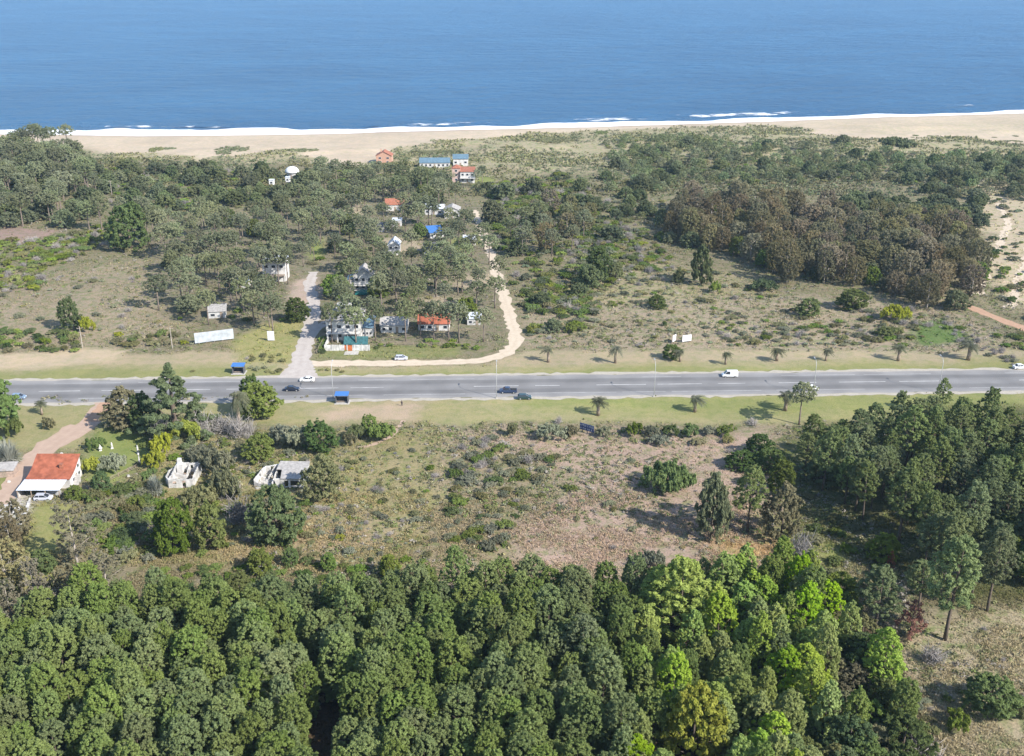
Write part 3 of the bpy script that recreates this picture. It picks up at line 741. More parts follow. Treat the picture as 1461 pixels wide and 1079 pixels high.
species('mound', 'mound_shrub', 2, shrub, leaf='green', r=4.0, h=2.0, n=54, R0=0.75, dens=42, a=0.16, b=0.08)
species('creep', 'creeping_shrub', 3, shrub, leaf='mat', r=5.0, h=0.75, n=60, R0=0.62, dens=14, a=0.3, b=0.17)
def bare(seed, r=2.4, h=2.4, n=420):
    rng = np.random.default_rng(seed); V = []
    base = rng.normal(0, 0.25, (n, 3)) * r; base[:, 2] = np.abs(rng.normal(0.25, 0.2, n)) * h
    d = rng.normal(0, 1, (n, 3)); d[:, 2] = np.abs(d[:, 2]) * 0.9 + 0.2; d /= np.linalg.norm(d, axis=1, keepdims=True)
    Ln = rng.uniform(0.35, 0.85, (n, 1)) * r * 0.75
    s_ = np.cross(d, rng.normal(0, 1, (n, 3))); s_ /= np.linalg.norm(s_, axis=1, keepdims=True)
    wv = 0.035
    V = np.stack([base - s_ * wv, base + s_ * wv, base + d * Ln + s_ * wv * 0.3, base + d * Ln - s_ * wv * 0.3], 1).reshape(-1, 3)
    me = raw_mesh("bare_shrub", V, np.arange(len(V)).reshape(-1, 4)); me.materials.append(LEAF['bare'])
    return (me, None, h, r)
species('s_bare', 'bare_shrub', 3, bare)
def blades(seed, leaf='pampas', r=2.4, h=2.8, n=520, wv=0.07):
    rng = np.random.default_rng(seed)
    ang = rng.uniform(0, 2 * math.pi, n); el = np.arcsin(rng.uniform(0.1, 0.98, n)); Ln = rng.uniform(0.7, 1.05, n)
    o = np.stack([np.cos(ang) * 0.25, np.sin(ang) * 0.25, np.zeros(n)], 1)
    d1 = np.stack([np.cos(ang) * np.cos(el) * r, np.sin(ang) * np.cos(el) * r, np.sin(el) * h], 1) * Ln[:, None]
    mid = o + d1 * 0.62 + np.array([0, 0, 0.22]); tip = o + d1 - np.array([0, 0, 0.15])
    s_ = np.stack([-np.sin(ang), np.cos(ang), np.zeros(n)], 1) * wv
    V = np.concatenate([np.stack([o - s_ * .6, o + s_ * .6, mid + s_, mid - s_], 1), np.stack([mid - s_, mid + s_, tip + s_ * .2, tip - s_ * .2], 1)]).reshape(-1, 3)
    me = raw_mesh("blade_clump", V, np.arange(len(V)).reshape(-1, 4)); me.materials.append(LEAF[leaf])
    return (me, None, h, r)
species('pampas', 'yucca_clump', 2, blades)
def palm(seed, h=4.2, fr=1.55, nf=44):
    rng = np.random.default_rng(seed); V = []
    for k in range(nf):
        ang = k * 2.4 + rng.normal() * 0.2; el = rng.uniform(-0.5, 1.25)
        pts = []; ln = fr * rng.uniform(0.8, 1.15)
        for i in range(6):
            t = i / 5; rr = ln * t * math.cos(el * (1 - t * 0.5)); z = h + ln * (math.sin(el) * t * 1.1 - 0.75 * t * t)
            pts.append(np.array([rr * math.cos(ang) - 0.35 * ln * t * t, rr * math.sin(ang), z]))
        side = np.array([-math.sin(ang), math.cos(ang), 0])
        for i in range(5):
            for sgn in (-1, 1):
                for q in (0.0, 0.5):
                    p0 = pts[i] * (1 - q) + pts[i + 1] * q; p1 = pts[i + 1] * (1 - q) + (pts[i + 1] * 2 - pts[i]) * q
                    wl = 0.55 * (1 - 0.6 * (i / 5)) * fr / 2
                    a_ = p0 + sgn * side * wl + np.array([0, 0, -0.22]) + (p1 - p0) * 0.6
                    V += [p0, p0 + (p1 - p0) * 0.35, a_ + (p1 - p0) * 0.15, a_]
    V = np.array(V)
    cm = raw_mesh("fronds", V, np.arange(len(V)).reshape(-1, 4)); cm.materials.append(LEAF['palm'])
    mb = MB(); lx = rng.normal() * 0.2
    mb.tube([(0, 0, -0.2), (lx * .3, 0.05, h * 0.4), (lx * .2, 0, h * 0.8), (0, 0, h)], [0.34, 0.27, 0.26, 0.34], 8)
    return (cm, mb.mesh("trunk", M['timber'], True), h + fr * 0.35, fr * 0.95)
species('palm', 'palm_tree', 4, palm)

# ------------------------------------------------------------------ plants: placing
KEEP_OUT = []                                  # ground discs that stay clear of plants
PLANTS = []
prng = random.Random(11)
def put(key, x, y, h=None, rad=None, label=None, cat='tree', group=None, lean=0.0, parts=True, var=None, crown='crown'):
    sp = SPEC[key]
    cm, tm, h0, r0 = sp['var'][var if var is not None else prng.randrange(len(sp['var']))]
    h = h or h0; rad = rad or r0 * h / h0
    z = ghs(x, y); rz = prng.uniform(0, 6.283)
    if tm is None or not parts:
        if tm is None: me = cm
        else:
            nm = cm.name + "|" + tm.name
            me = JOIN.get(nm)
            if me is None:
                nv = len(cm.vertices); a_ = np.empty(nv * 3, np.float32); cm.vertices.foreach_get("co", a_)
                tv = np.empty(len(tm.vertices) * 3, np.float32); tm.vertices.foreach_get("co", tv)
                f4 = np.arange(nv).reshape(-1, 4)
                t4 = [tuple(q.vertices) for q in tm.polygons if len(q.vertices) == 4]
                me = raw_mesh(sp['name'], np.concatenate([a_.reshape(-1, 3), tv.reshape(-1, 3)]), np.concatenate([f4, np.array(t4) + nv]))
                me.materials.append(cm.materials[0]); me.materials.append(tm.materials[0])
                mi = np.zeros(len(me.polygons), np.int32); mi[len(f4):] = 1; me.polygons.foreach_set("material_index", mi)
                JOIN[nm] = me
        o = link(sp['name'], me)
        o.location = (x, y, z - 0.05)
    else:
        o = empty(sp['name'], (x, y, z))
        link('fronds' if key == 'palm' else crown, cm, o); link('trunk', tm, o)
    o.rotation_euler = (prng.uniform(-lean, lean), prng.uniform(-lean, lean), rz)
    k = rad / r0
    q_ = prng.uniform(-0.3, 0.3) if tm is None and r0 < 3 else prng.uniform(-0.08, 0.08)
    o.scale = (k * (1 + q_), k * (1 - q_), h / h0)
    tag(o, label, cat, group)
    PLANTS.append((x, y, rad))
    return o
JOIN = {}
PENDING = []
def later(key, x, y, h, rad, label, cat, group, lean, parts):
    """a plant of a wood or thicket: the largest 300 of its kind become objects, the rest one mass (see settle)"""
    PENDING.append((key, x, y, h, rad, label, cat, group, lean, parts)); PLANTS.append((x, y, rad))
def settle(limit=300):
    kinds = {}
    for q in PENDING: kinds.setdefault(SPEC[q[0]]['name'], []).append(q)
    rest = []
    for nm, qs in kinds.items():
        have = sum(1 for o in COL.objects if o.parent is None and o.name.split('.')[0] == nm)
        def size(q):
            d_ = depth(q[1], q[2]); px_ = PW / 2 + q[1] * FPX / d_
            v_ = (q[2] * SP - (CAM_H - q[3]) * CP) / (q[2] * CP + (CAM_H - q[3]) * SP) * FPX
            out_ = px_ < -15 or px_ > PW + 15 or v_ < -PH / 2
            return (0 if out_ else 1, q[4] * q[3] / d_ ** 2)
        qs.sort(key=size, reverse=True)
        k = max(0, limit - have)
        for q in qs[:k]: put(q[0], q[1], q[2], q[3], q[4], q[5], q[6], q[7], q[8], q[9])
        rest += qs[k:]
    masses = {}
    rg = np.random.default_rng(77)
    for q in rest:
        sp = SPEC[q[0]]; cm, tm, h0, r0 = sp['var'][int(rg.integers(len(sp['var'])))]
        nv = len(cm.vertices); a_ = np.empty(nv * 3, np.float32); cm.vertices.foreach_get("co", a_); a_ = a_.reshape(-1, 4, 3)
        n_ = len(a_); keep = min(n_, 650)
        a_ = a_[rg.permutation(n_)[:keep]]; c_ = a_.mean(1, keepdims=True); a_ = c_ + (a_ - c_) * min(1.9, math.sqrt(n_ / keep))
        t_ = rg.uniform(0, 6.283); ct, st = math.cos(t_), math.sin(t_)
        P = a_.reshape(-1, 3); k = q[4] / r0
        P = np.stack([(P[:, 0] * ct - P[:, 1] * st) * k, (P[:, 0] * st + P[:, 1] * ct) * k, P[:, 2] * q[3] / h0], 1) + np.array([q[1], q[2], ghs(q[1], q[2])])
        lf = sp['leaf']; ca, cb = np.array(LEAFC[lf][0]), np.array(LEAFC[lf][1])
        u_ = rg.random((keep, 1)); cc = (ca * (1 - u_) + cb * u_) * rg.uniform(.75, 1.25) * (1 + rg.normal(0, .05, 3))
        masses.setdefault('woodland' if tm is not None else 'scrub', []).append((P, np.repeat(cc, 4, 0)))
    for nm, L_ in masses.items():
        V = np.concatenate([a for a, b in L_]); C4 = np.ones((len(V), 4), np.float32); C4[:, :3] = np.concatenate([b for a, b in L_])
        me = raw_mesh(nm, V, np.arange(len(V)).reshape(-1, 4))
        at_ = me.color_attributes.new("zone", 'FLOAT_COLOR', 'POINT'); at_.data.foreach_set("color", C4.ravel())
        me.materials.append(M['tuft']); tag(link(nm, me), kind='stuff')
        print("mass", nm, len(L_), len(V) // 4)
def putpx(key, px, yb, yt, wpx, label, cat='tree', group=None, **kw):
    x, y = G(px, yb); h = up_m(px, yb, yt); rad = wpx * mpp(px, yb) / 2
    return put(key, x, y, h, rad, label, cat, group, **kw)
def free(x, y, d):
    for (a, b, r) in KEEP_OUT:
        if (x - a) ** 2 + (y - b) ** 2 < (r + d * 0.5) ** 2: return False
    return True
def scatter(poly, spacing, fn, seed, maxn=10 ** 9, holes=(), jitter=None, wild=None):
    """plants spread over a photo polygon; fn(x, y, rng) plants one. wild: scrub grows in patches with bare ground between"""
    rg = random.Random(seed); g = gp(poly); a = np.array(g)
    wild = fn.wild if wild is None else wild
    jitter = jitter or (0.8 if wild else 0.38)
    sp = spacing * (0.86 if wild else 1.0)
    ny = int((a[:, 1].max() - a[:, 1].min()) / (sp * 0.87)) + 1; nx = int((a[:, 0].max() - a[:, 0].min()) / sp) + 1
    if nx * ny > 60000: ny = 60000 // nx
    X = np.array([[a[:, 0].min() + (r_ % 2) * sp / 2 + c_ * sp + rg.uniform(-jitter, jitter) * sp for c_ in range(nx)] for r_ in range(ny)]).ravel()
    Y = np.array([[a[:, 1].min() + r_ * sp * 0.87 + rg.uniform(-jitter, jitter) * sp for c_ in range(nx)] for r_ in range(ny)]).ravel()
    ok = inside(g, X, Y)
    for h_ in holes: ok &= ~inside(gp(h_), X, Y)
    if wild:
        f_ = fbm(X / (spacing * 4.5), Y / (spacing * 4.5), seed * 7 + 1, 3)
        ok &= f_ + np.array([rg.uniform(-.17, .17) for _ in X]) > 0.43
    pts = [(x, y) for x, y in zip(X[ok], Y[ok]) if free(x, y, spacing * 0.45)]
    if len(pts) > maxn: rg.shuffle(pts); pts = pts[:maxn]
    for x, y in pts: fn(float(x), float(y), rg)
    return len(pts)
def keep_line(line, r, step=2.5):
    for p_ in resample(line, step): KEEP_OUT.append((p_.x, p_.y, r))
# ------------------------------------------------------------------ buildings
def front_clear(x, y, w, d, far=10):
    KEEP_OUT.append((x, y, max(w, d) * 0.62))
    KEEP_OUT.append((x, y - d * 0.5 - 4, w * 0.45))
    k = 14
    while k <= far:
        s_ = math.hypot(x, y); KEEP_OUT.append((x - x / s_ * k, y - y / s_ * k, w * 0.30)); k += 4
def add_window(parent, x, y, z, ww, hh, side, frame='whitepaint', sub=True):
    """side: f(ront) b(ack) l(eft) r(ight) wall; x,y is the middle of the window on that wall"""
    mb, mp_ = MB(), MB(); t = 0.07
    for m_, a, lo, hi in ((mb, 0.0, -0.06, 0.05), (mp_, 0.10, -0.03, 0.075)):
        A, B = ww / 2 - a, hh / 2 - a
        if side in 'fb':
            s_ = -1 if side == 'f' else 1
            m_.box(x - A, x + A, min(y + s_ * lo, y + s_ * hi), max(y + s_ * lo, y + s_ * hi), z - B, z + B)
        else:
            s_ = -1 if side == 'l' else 1
            m_.box(min(x + s_ * lo, x + s_ * hi), max(x + s_ * lo, x + s_ * hi), y - A, y + A, z - B, z + B)
    f_ = mb.build("window", M[frame], parent)
    mp_.build("pane", M['glass'], f_)
    return f_
def add_door(parent, x, y, side, ww=0.95, hh=2.1, mat='timber', z0=0.05):
    mb, hd = MB(), MB()
    if side in 'fb':
        s_ = -1 if side == 'f' else 1
        mb.box(x - ww / 2, x + ww / 2, min(y - s_ * .05, y + s_ * .06), max(y - s_ * .05, y + s_ * .06), z0, z0 + hh)
        hd.box(x + ww * .32, x + ww * .42, min(y + s_ * .06, y + s_ * .12), max(y + s_ * .06, y + s_ * .12), z0 + 1.0, z0 + 1.08)
    else:
        s_ = -1 if side == 'l' else 1
        mb.box(min(x - s_ * .05, x + s_ * .06), max(x - s_ * .05, x + s_ * .06), y - ww / 2, y + ww / 2, z0, z0 + hh)
        hd.box(min(x + s_ * .06, x + s_ * .12), max(x + s_ * .06, x + s_ * .12), y + ww * .32, y + ww * .42, z0 + 1.0, z0 + 1.08)
    d_ = mb.build("door", M[mat], parent); hd.build("handle", M['steel'], d_)
    return d_
def slab(mb, p0, p1, p2, p3, th):
    n_ = (Vector(p1) - Vector(p0)).cross(Vector(p3) - Vector(p0)).normalized()
    if n_.z < 0: n_ = -n_
    P = [Vector(p) for p in (p0, p1, p2, p3)]
    mb.hexa([tuple(p) for p in P] + [tuple(p + n_ * th) for p in P])
def house(name, label, cat, px, py, w, d, h, wall='white', roof='tile', kind='gx', rise=1.8, rot=0.0, over=0.35, rows=1, nwin=3, side_win=1, door='f', chimney=False, group=None, clear=16):
    x0, y0 = G(px, py); cx, cy = x0, y0 + d / 2
    s_ = math.hypot(cx, cy)
    e_ = empty(name, (cx, cy, ghs(cx, cy)), rot, label, cat, group)
    if clear: front_clear(cx, cy, w, d, clear)
    W, D = w / 2, d / 2
    wm, rm = MB(), MB()
    if kind == 'gx':                           # ridge runs along the front
        wm.prism([(-D, -0.4), (D, -0.4), (D, h), (0, h + rise), (-D, h)], -W, W, 'x')
        k = rise / D
        for s2 in (-1, 1):
            slab(rm, (-W - over, s2 * (D + over), h - over * k + 0.03), (W + over, s2 * (D + over), h - over * k + 0.03), (W + over, 0, h + rise + 0.03), (-W - over, 0, h + rise + 0.03), 0.16)
    elif kind == 'gy':                         # gable faces the front
        wm.prism([(-W, -0.4), (W, -0.4), (W, h), (0, h + rise), (-W, h)], -D, D, 'y')
        k = rise / W
        for s2 in (-1, 1):
            slab(rm, (s2 * (W + over), -D - over, h - over * k + 0.03), (s2 * (W + over), D + over, h - over * k + 0.03), (0, D + over, h + rise + 0.03), (0, -D - over, h + rise + 0.03), 0.16)
    elif kind == 'mono':                       # falls towards the front
        wm.prism([(-D, -0.4), (D, -0.4), (D, h + rise), (-D, h)], -W, W, 'x')
        k = rise / d
        slab(rm, (-W - over, -D - over, h - over * k + 0.03), (W + over, -D - over, h - over * k + 0.03), (W + over, D + over, h + rise + over * k + 0.03), (-W - over, D + over, h + rise + over * k + 0.03), 0.16)
    elif kind == 'hip':
        wm.box(-W, W, -D, D, -0.4, h); o_ = over
        r_ = max(0.3, W - D)
        B = [(-W - o_, -D - o_, h + .02), (W + o_, -D - o_, h + .02), (W + o_, D + o_, h + .02), (-W - o_, D + o_, h + .02)]
        B2 = [(a, b, c_ + 0.16) for a, b, c_ in B]
        rm.poly(B + B2 + [(-r_, 0, h + rise), (r_, 0, h + rise)], [(3, 2, 1, 0), (0, 1, 5, 4), (1, 2, 6, 5), (2, 3, 7, 6), (3, 0, 4, 7), (4, 5, 9, 8), (5, 6, 9), (6, 7, 8, 9), (7, 4, 8)])
    else:                                      # flat with parapet
        wm.box(-W, W, -D, D, -0.4, h)
        rm.box(-W - .15, W + .15, -D - .15, -D + .15, h + .003, h + .4).box(-W - .15, W + .15, D - .15, D + .15, h + .003, h + .4)
        rm.box(-W - .15, -W + .15, -D + .153, D - .153, h + .003, h + .4).box(W - .15, W + .15, -D + .153, D - .153, h + .003, h + .4)
        rm.box(-W + .153, W - .153, -D + .153, D - .153, h + .003, h + .06)
    wm.build("wall", M[wall], e_)
    ro = rm.build("roof", M[roof], e_)
    if chimney:
        MB().box(-W * .4 - .35, -W * .4 + .35, -.35, .35, h + rise * .3, h + rise + 0.9).build("chimney", M[wall], ro)
    sh = (h - 0.2) / rows
    for r_ in range(rows):
        zc = sh * r_ + sh * 0.55
        for k in range(nwin):
            xk = -W + w * (k + 0.5) / nwin
            if r_ == 0 and door == 'f' and k == nwin // 2: add_door(e_, xk, -D, 'f'); continue
            add_window(e_, xk, -D, zc, min(1.7, w / nwin * 0.55), min(1.3, sh * .5), 'f')
        for k in range(side_win):
            yk = -D + d * (k + 0.5) / side_win
            for sd, xx in (('r', W), ('l', -W)): add_window(e_, xx, yk, zc, 1.1, min(1.2, sh * .5), sd)
    return e_

# --- red roofed house by the clay driveway, with its carport
hx, hy = G(71, 697); hx = -112.6
e_ = empty("brick_house", (hx, hy + 3.6, 0), 0.0, "white house with one big orange red sloping roof beside the clay driveway", "house")
KEEP_OUT.append((hx, hy + 2, 8.5))
W, D = 5.1, 3.6
wm = MB()
prof = [(-D, -0.3), (D, -0.3), (D, 5.3), (D - 1.6, 4.55), (D - 3.4, 3.6), (D - 5.4, 2.9), (-D, 2.55)]
wm.prism(prof, -W, W, 'x'); wm.build("wall", M['white'], e_)
rm = MB(); pr = [(D + .35, 5.55), (D - 1.6, 4.62), (D - 3.4, 3.67), (D - 5.4, 2.97), (-D - .3, 2.56)]
rm.prism(pr + [(a, b + 0.17) for a, b in reversed(pr)], -W - .35, W + .2, 'x')
ro = rm.build("roof", M['redroof'], e_)
MB().box(1.55, 2.35, -.3, .5, 3.2, 4.75).box(1.45, 2.45, -.4, .6, 4.753, 4.9).build("chimney", M['tile'], ro)
for y_, z_ in ((-1.5, 1.4), (1.9, 1.5), (1.9, 3.5)): add_window(e_, W, y_, z_, 1.1, 1.0, 'r')
add_door(e_, W, 0.3, 'r')
for x_ in (-3.2, 1.6): add_window(e_, x_, -D, 1.4, 1.5, 1.1, 'f')
add_door(e_, -0.8, -D, 'f')
for x_ in (-3, 0, 3): add_window(e_, x_, D, 1.6, 1.3, 1.1, 'b')
st = MB()
for k in range(7): st.box(W + 0.02, W + 1.1, -2.9 + k * .42, -2.9 + (k + 1) * .42 - .003, -0.1, 0.28 * (k + 1))
st.build("stair", M['concrete'], e_)
cp = empty("carport", (hx - 0.6, hy - 2.6, 0), 0.0, "white corrugated lean-to carport in front of the orange red roofed house", "carport")
pr = []; nn = 60
rm = MB()
for k in range(nn):
    a, b = -5.2 + 10.4 * k / nn, -5.2 + 10.4 * (k + 1) / nn; dz = 0.05 * (k % 2)
    rm.hexa([(a, -2.6, 2.15 + dz), (b, -2.6, 2.15 + .05 - dz), (b, 2.45, 2.52 + .05 - dz), (a, 2.45, 2.52 + dz), (a, -2.6, 2.20 + dz), (b, -2.6, 2.20 + .05 - dz), (b, 2.45, 2.57 + .05 - dz), (a, 2.45, 2.57 + dz)])
rm.build("roof", M['whiteroof'], cp)
for x_ in (-5.0, -1.7, 1.7, 5.0): MB().box(x_ - .08, x_ + .08, -2.5, -2.34, -.2, 2.14).build("post", M['timber'], cp)
MB().box(-5.15, -5.0, -2.3, 2.4, -.2, 2.1).build("side_wall", M['greywall'], cp)
MB().box(1.2, 4.9, -1.2, -1.05, -.2, 1.5).build("half_wall", M['greywall'], cp)
sh_ = empty("garden_shed", (*G(8, 677), 0), 0.1, "low grey roofed shed at the left edge of the photo behind the house", "shed")
MB().box(-2.6, 2.6, -1.8, 1.8, -.2, 1.9).build("wall", M['brick'], sh_); r_ = MB(); slab(r_, (-2.9, -2.1, 1.9), (2.9, -2.1, 1.9), (2.9, 2.1, 2.4), (-2.9, 2.1, 2.4), .12); r_.build("roof", M['greyroof'], sh_); add_door(sh_, 0.5, -1.8, 'f')

# --- ruins
def ruin_wall(mb, a, b, hs, opens=(), t=0.24):
    """wall from a to b, crumbled top hs = heights along it, openings (u0,u1,z0,z1)"""
    a, b = Vector((*a, 0)), Vector((*b, 0)); L_ = (b - a).length; d_ = (b - a).normalized(); nrm = Vector((-d_.y, d_.x, 0)) * t / 2
    cuts = sorted(set([0, L_] + [u for o in opens for u in o[:2]] + [L_ * k / (len(hs) * 2) for k in range(len(hs) * 2)]))
    for u0, u1 in zip(cuts, cuts[1:]):
        if u1 - u0 < 0.01: continue
        um = (u0 + u1) / 2
        H = float(np.interp(um / L_, np.linspace(0, 1, len(hs)), hs)) + random.uniform(-.12, .12)
        segs = [(-0.3, H)]
        for o in opens:
            if o[0] <= um <= o[1]: segs = [(-0.3, o[2]), (min(o[3], H - .1), H)]
        for z0, z1 in segs:
            if z1 - z0 < 0.05: continue
            p0, p1 = a + d_ * u0, a + d_ * u1
            q = [p0 - nrm, p1 - nrm, p1 + nrm, p0 + nrm]
            mb.hexa([(p.x, p.y, z0) for p in q] + [(p.x, p.y, z1) for p in q])
rx_, ry_ = G(258, 696)
e_ = empty("ruined_house", (rx_, ry_ + 4.2, 0), 0.02, "small roofless white ruin with a chimney stub among bushes", "ruin")
KEEP_OUT += [(rx_, ry_ + 4.5, 5.2), (rx_, ry_ - 2, 3.0), (rx_, ry_ - 5, 2.4)]
wm = MB()
ruin_wall(wm, (-2.9, -4.2), (2.9, -4.2), [2.3, 2.5, 2.4, 2.2], [(0.9, 1.9, 1.0, 1.8), (3.3, 4.2, 0, 2.0)])
ruin_wall(wm, (2.9, -4.2), (2.9, 4.2), [2.3, 2.6, 2.9, 3.0], [(1.5, 2.4, 1.0, 1.9), (4.6, 5.6, 1.0, 2.0)])
ruin_wall(wm, (2.9, 4.2), (-2.9, 4.2), [3.0, 2.6, 2.6, 3.0], [(2.0, 3.0, 1.0, 2.0)])
ruin_wall(wm, (-2.9, 4.2), (-2.9, -4.2), [3.0, 2.4, 2.1, 2.3], [(1.2, 2.2, 0, 2.0), (5.0, 6.0, 1.0, 1.8)])
ruin_wall(wm, (-2.8, 0.3), (0.2, 0.3), [1.8, 1.6, 1.0])
ruin_wall(wm, (0.2, 4.1), (0.2, 0.3), [2.4, 1.9, 1.0], [(1.4, 2.3, 0, 1.6)])
ruin_wall(wm, (-4.6, 2.0), (-2.9, 4.2), [1.6, 2.2]); ruin_wall(wm, (-4.6, 2.0), (-4.2, -1.8), [1.7, 1.4, 1.9]); ruin_wall(wm, (-4.2, -1.8), (-2.9, -4.1), [1.9, 2.1])
wm.build("wall", M['oldwhite'], e_)
MB().box(-2.7, -1.3, 2.4, 3.9, -.2, 3.0).box(-2.45, -1.55, 2.65, 3.65, 3.0, 4.3).build("chimney", M['white'], e_)
fl = MB().box(-2.8, 2.8, -4.1, 4.1, -.3, 0.06); fl.build("floor", M['brick'], e_)
rx_, ry_ = G(411, 696.5)
e_ = empty("ruined_house", (rx_, ry_ + 4, 0), -0.03, "derelict low building with sagging grey roof and open white side rooms", "ruin")
KEEP_OUT += [(rx_ - 2, ry_ + 4, 7.2), (rx_ + 1.5, ry_ - 1.5, 3.0)]
wm = MB()
ruin_wall(wm, (-3.0, -3.6), (3.7, -3.6), [2.3, 2.3, 2.3], [(2.2, 3.2, 0.2, 1.9), (3.7, 5.9, 0.5, 1.8)])
ruin_wall(wm, (3.7, -3.6), (3.7, 4.2), [2.25, 2.5, 2.8], [(3.0, 4.0, .9, 1.9)])
ruin_wall(wm, (3.7, 4.2), (-3.7, 4.2), [2.8, 2.8, 2.8]); ruin_wall(wm, (-3.7, 4.2), (-3.7, -3.9), [2.7, 2.3, 1.9, 1.4], [(3.2, 4.3, 0, 2.0)])
ruin_wall(wm, (-8.3, -3.2), (-7.2, 4.0), [1.7, 2.0, 2.2, 1.6], [(3.0, 4.0, .8, 1.7)]); ruin_wall(wm, (-7.2, 4.0), (-3.7, 4.3), [1.7, 2.3], [(1.2, 2.0, .2, 1.8)])
ruin_wall(wm, (-8.3, -3.2), (-5.4, -4.0), [1.5, 0.9, 0.6]); ruin_wall(wm, (-5.6, -0.2), (-4.6, 4.1), [0.8, 1.6, 2.3])
wm.build("wall", M['oldwhite'], e_)
rm = MB()
slab(rm, (-1.6, -3.9, 2.38), (4.0, -3.9, 2.38), (4.0, 0.5, 2.62), (-2.2, 0.5, 2.66), .14); slab(rm, (-3.6, 0.504, 2.63), (4.0, 0.504, 2.60), (4.0, 4.5, 2.92), (-3.5, 4.5, 2.98), .14)
rm.build("roof", M['greyroof'], e_)
MB().box(-8.2, -3.85, -3.2, 4.0, -.3, 0.08).build("floor", M['concrete'], e_)
rb = MB(); rr = random.Random(5)
for k in range(46):
    x_, y_ = rr.uniform(-8, -2.2), rr.uniform(-4.6, 3.6); q = rr.uniform(.15, .55)
    rb.hexa([(x_ + q * rr.uniform(-1, -.5), y_ - q * .6, 0), (x_ + q, y_ - q * rr.uniform(.4, .8), 0), (x_ + q * .8, y_ + q, 0), (x_ - q, y_ + q * .7, 0), (x_ - q * .5, y_ - q * .4, q * .7), (x_ + q * .5, y_ - q * .3, q * .8), (x_ + q * .5, y_ + q * .5, q * .5), (x_ - q * .6, y_ + q * .4, q * .7)])
tag(rb.build("rubble", M['oldwhite'], e_), kind='stuff')
tag(MB().box(-1.1, 1.1, -1.0, 1.0, -.2, 0.5).prism([(-1.0, .503), (1.0, .503), (.7, .9), (-.6, 1.0)], -.8, .8, 'y').build("rubble_heap", M['oldwhite'], None, (*G(369, 816), 0)), "small white heap of rubble at the edge of the plantation", "rubble")
tag(MB().prism([(-2.2, -.2), (2.2, -.2), (1.6, .5), (0.3, .9), (-1.5, .6)], -1.5, 1.5, 'y').build("brick_heap", M['brick'], None, (*G(222, 722), 0)), "heap of reddish rubble between the bushes left of the plot", "rubble")

# --- houses between the road and the beach
house("cottage", "small orange and pink beach house standing alone at the dune edge", "house", 548, 234.5, 9.6, 8.0, 5.0, 'orangewall', 'tile', 'gy', 2.6, rows=2, nwin=2, door='', chimney=True)
b_ = house("beach_building", "long low white building with pale blue roof behind the dune", "building", 620, 242, 18.0, 8.0, 3.0, 'white', 'blueroof', 'gx', 2.2, nwin=7, side_win=2, rot=0.03)
house("beach_building", "pale blue roofed wing behind the two storey pink house", "building", 657, 239, 9.0, 8.0, 4.6, 'white', 'blueroof', 'gx', 2.0, nwin=3, rot=0.03)
p_ = house("villa", "two storey pink and white villa with orange tile roofs near the dunes", "house", 667, 261.5, 8.0, 7.5, 6.2, 'white', 'tile', 'mono', 1.3, rows=2, nwin=3, door='f', clear=50)
x_, y_ = -6.4, 0.6
MB().box(x_ - 2.3, x_ + 2.3, y_ - 3.2, y_ + 3.2, -.4, 8.0).build("tower", M['pinkwall'], p_)
t_ = MB(); B = [(x_ - 2.7, y_ - 3.6, 8.003), (x_ + 2.7, y_ - 3.6, 8.003), (x_ + 2.7, y_ + 3.6, 8.003), (x_ - 2.7, y_ + 3.6, 8.003)]
t_.poly(B + [(x_, y_ - .8, 9.6), (x_, y_ + .8, 9.6)], [(3, 2, 1, 0), (0, 1, 4), (1, 2, 5, 4), (2, 3, 5), (3, 0, 4, 5)]); t_.build("tower_roof", M['tile'], p_)
for z_ in (1.6, 4.2, 6.6): add_window(p_, x_, y_ - 3.2, z_, 1.4, 1.3, 'f')
MB().box(-4.2, 4.4, -5.6, -3.8, 2.75, 2.95).build("balcony", M['white'], p_)
d_ = empty("domed_house", (*G(416, 257), 0), 0, "round grey house under a white dome near the dunes", "house"); d_.location.z = ghs(d_.location.x, d_.location.y); d_.location.y += 3
MB().lathe([(3.3, -.4), (3.3, 3.2), (3.2, 3.2)], n=20).build("wall", M['greywall'], d_)
MB().lathe([(4.1 * math.cos(t), 3.2 + 3.4 * math.sin(t)) for t in np.linspace(0, 1.52, 9)], n=24).build("dome", M['whitepaint'], d_, smooth=True)
add_door(d_, 0, -3.3, 'f'); add_window(d_, -2.2, -2.6, 1.6, .9, .9, 'f')
KEEP_OUT += [(d_.location.x, d_.location.y, 5), (d_.location.x, d_.location.y - 9, 5), (d_.location.x, d_.location.y - 18, 4), (d_.location.x, d_.location.y - 26, 5), (d_.location.x, d_.location.y - 36, 4.5), (d_.location.x, d_.location.y - 46, 4), (G(660, 275)[0], G(660, 275)[1], 9), (G(545, 245)[0], G(545, 245)[1], 9)]
house("hut", "small white hut left of the domed house", "hut", 387.5, 265.5, 2.6, 2.6, 2.4, 'whitepaint', 'whiteroof', 'flat', nwin=1, side_win=0, door='', clear=10)
house("hut", "small white hut in front of the domed house", "hut", 410.5, 261.5, 2.4, 2.4, 2.4, 'whitepaint', 'whiteroof', 'flat', nwin=1, side_win=0, door='', clear=10)
house("house", "house with faded red brown tiled roof among the pines", "house", 562, 301, 9.0, 8, 3.2, 'white', 'tile', 'gx', 2.2, rot=0.15)
house("house", "white house with wide pale roof hidden by pines left of the grey one", "house", 620, 307, 9.0, 8, 3.2, 'white', 'whiteroof', 'gx', 1.4, rot=-0.1)
house("house", "small grey and white house beside the upper end of the sand track", "house", 645, 312, 7.4, 8, 4.0, 'white', 'greyroof', 'gy', 1.6)
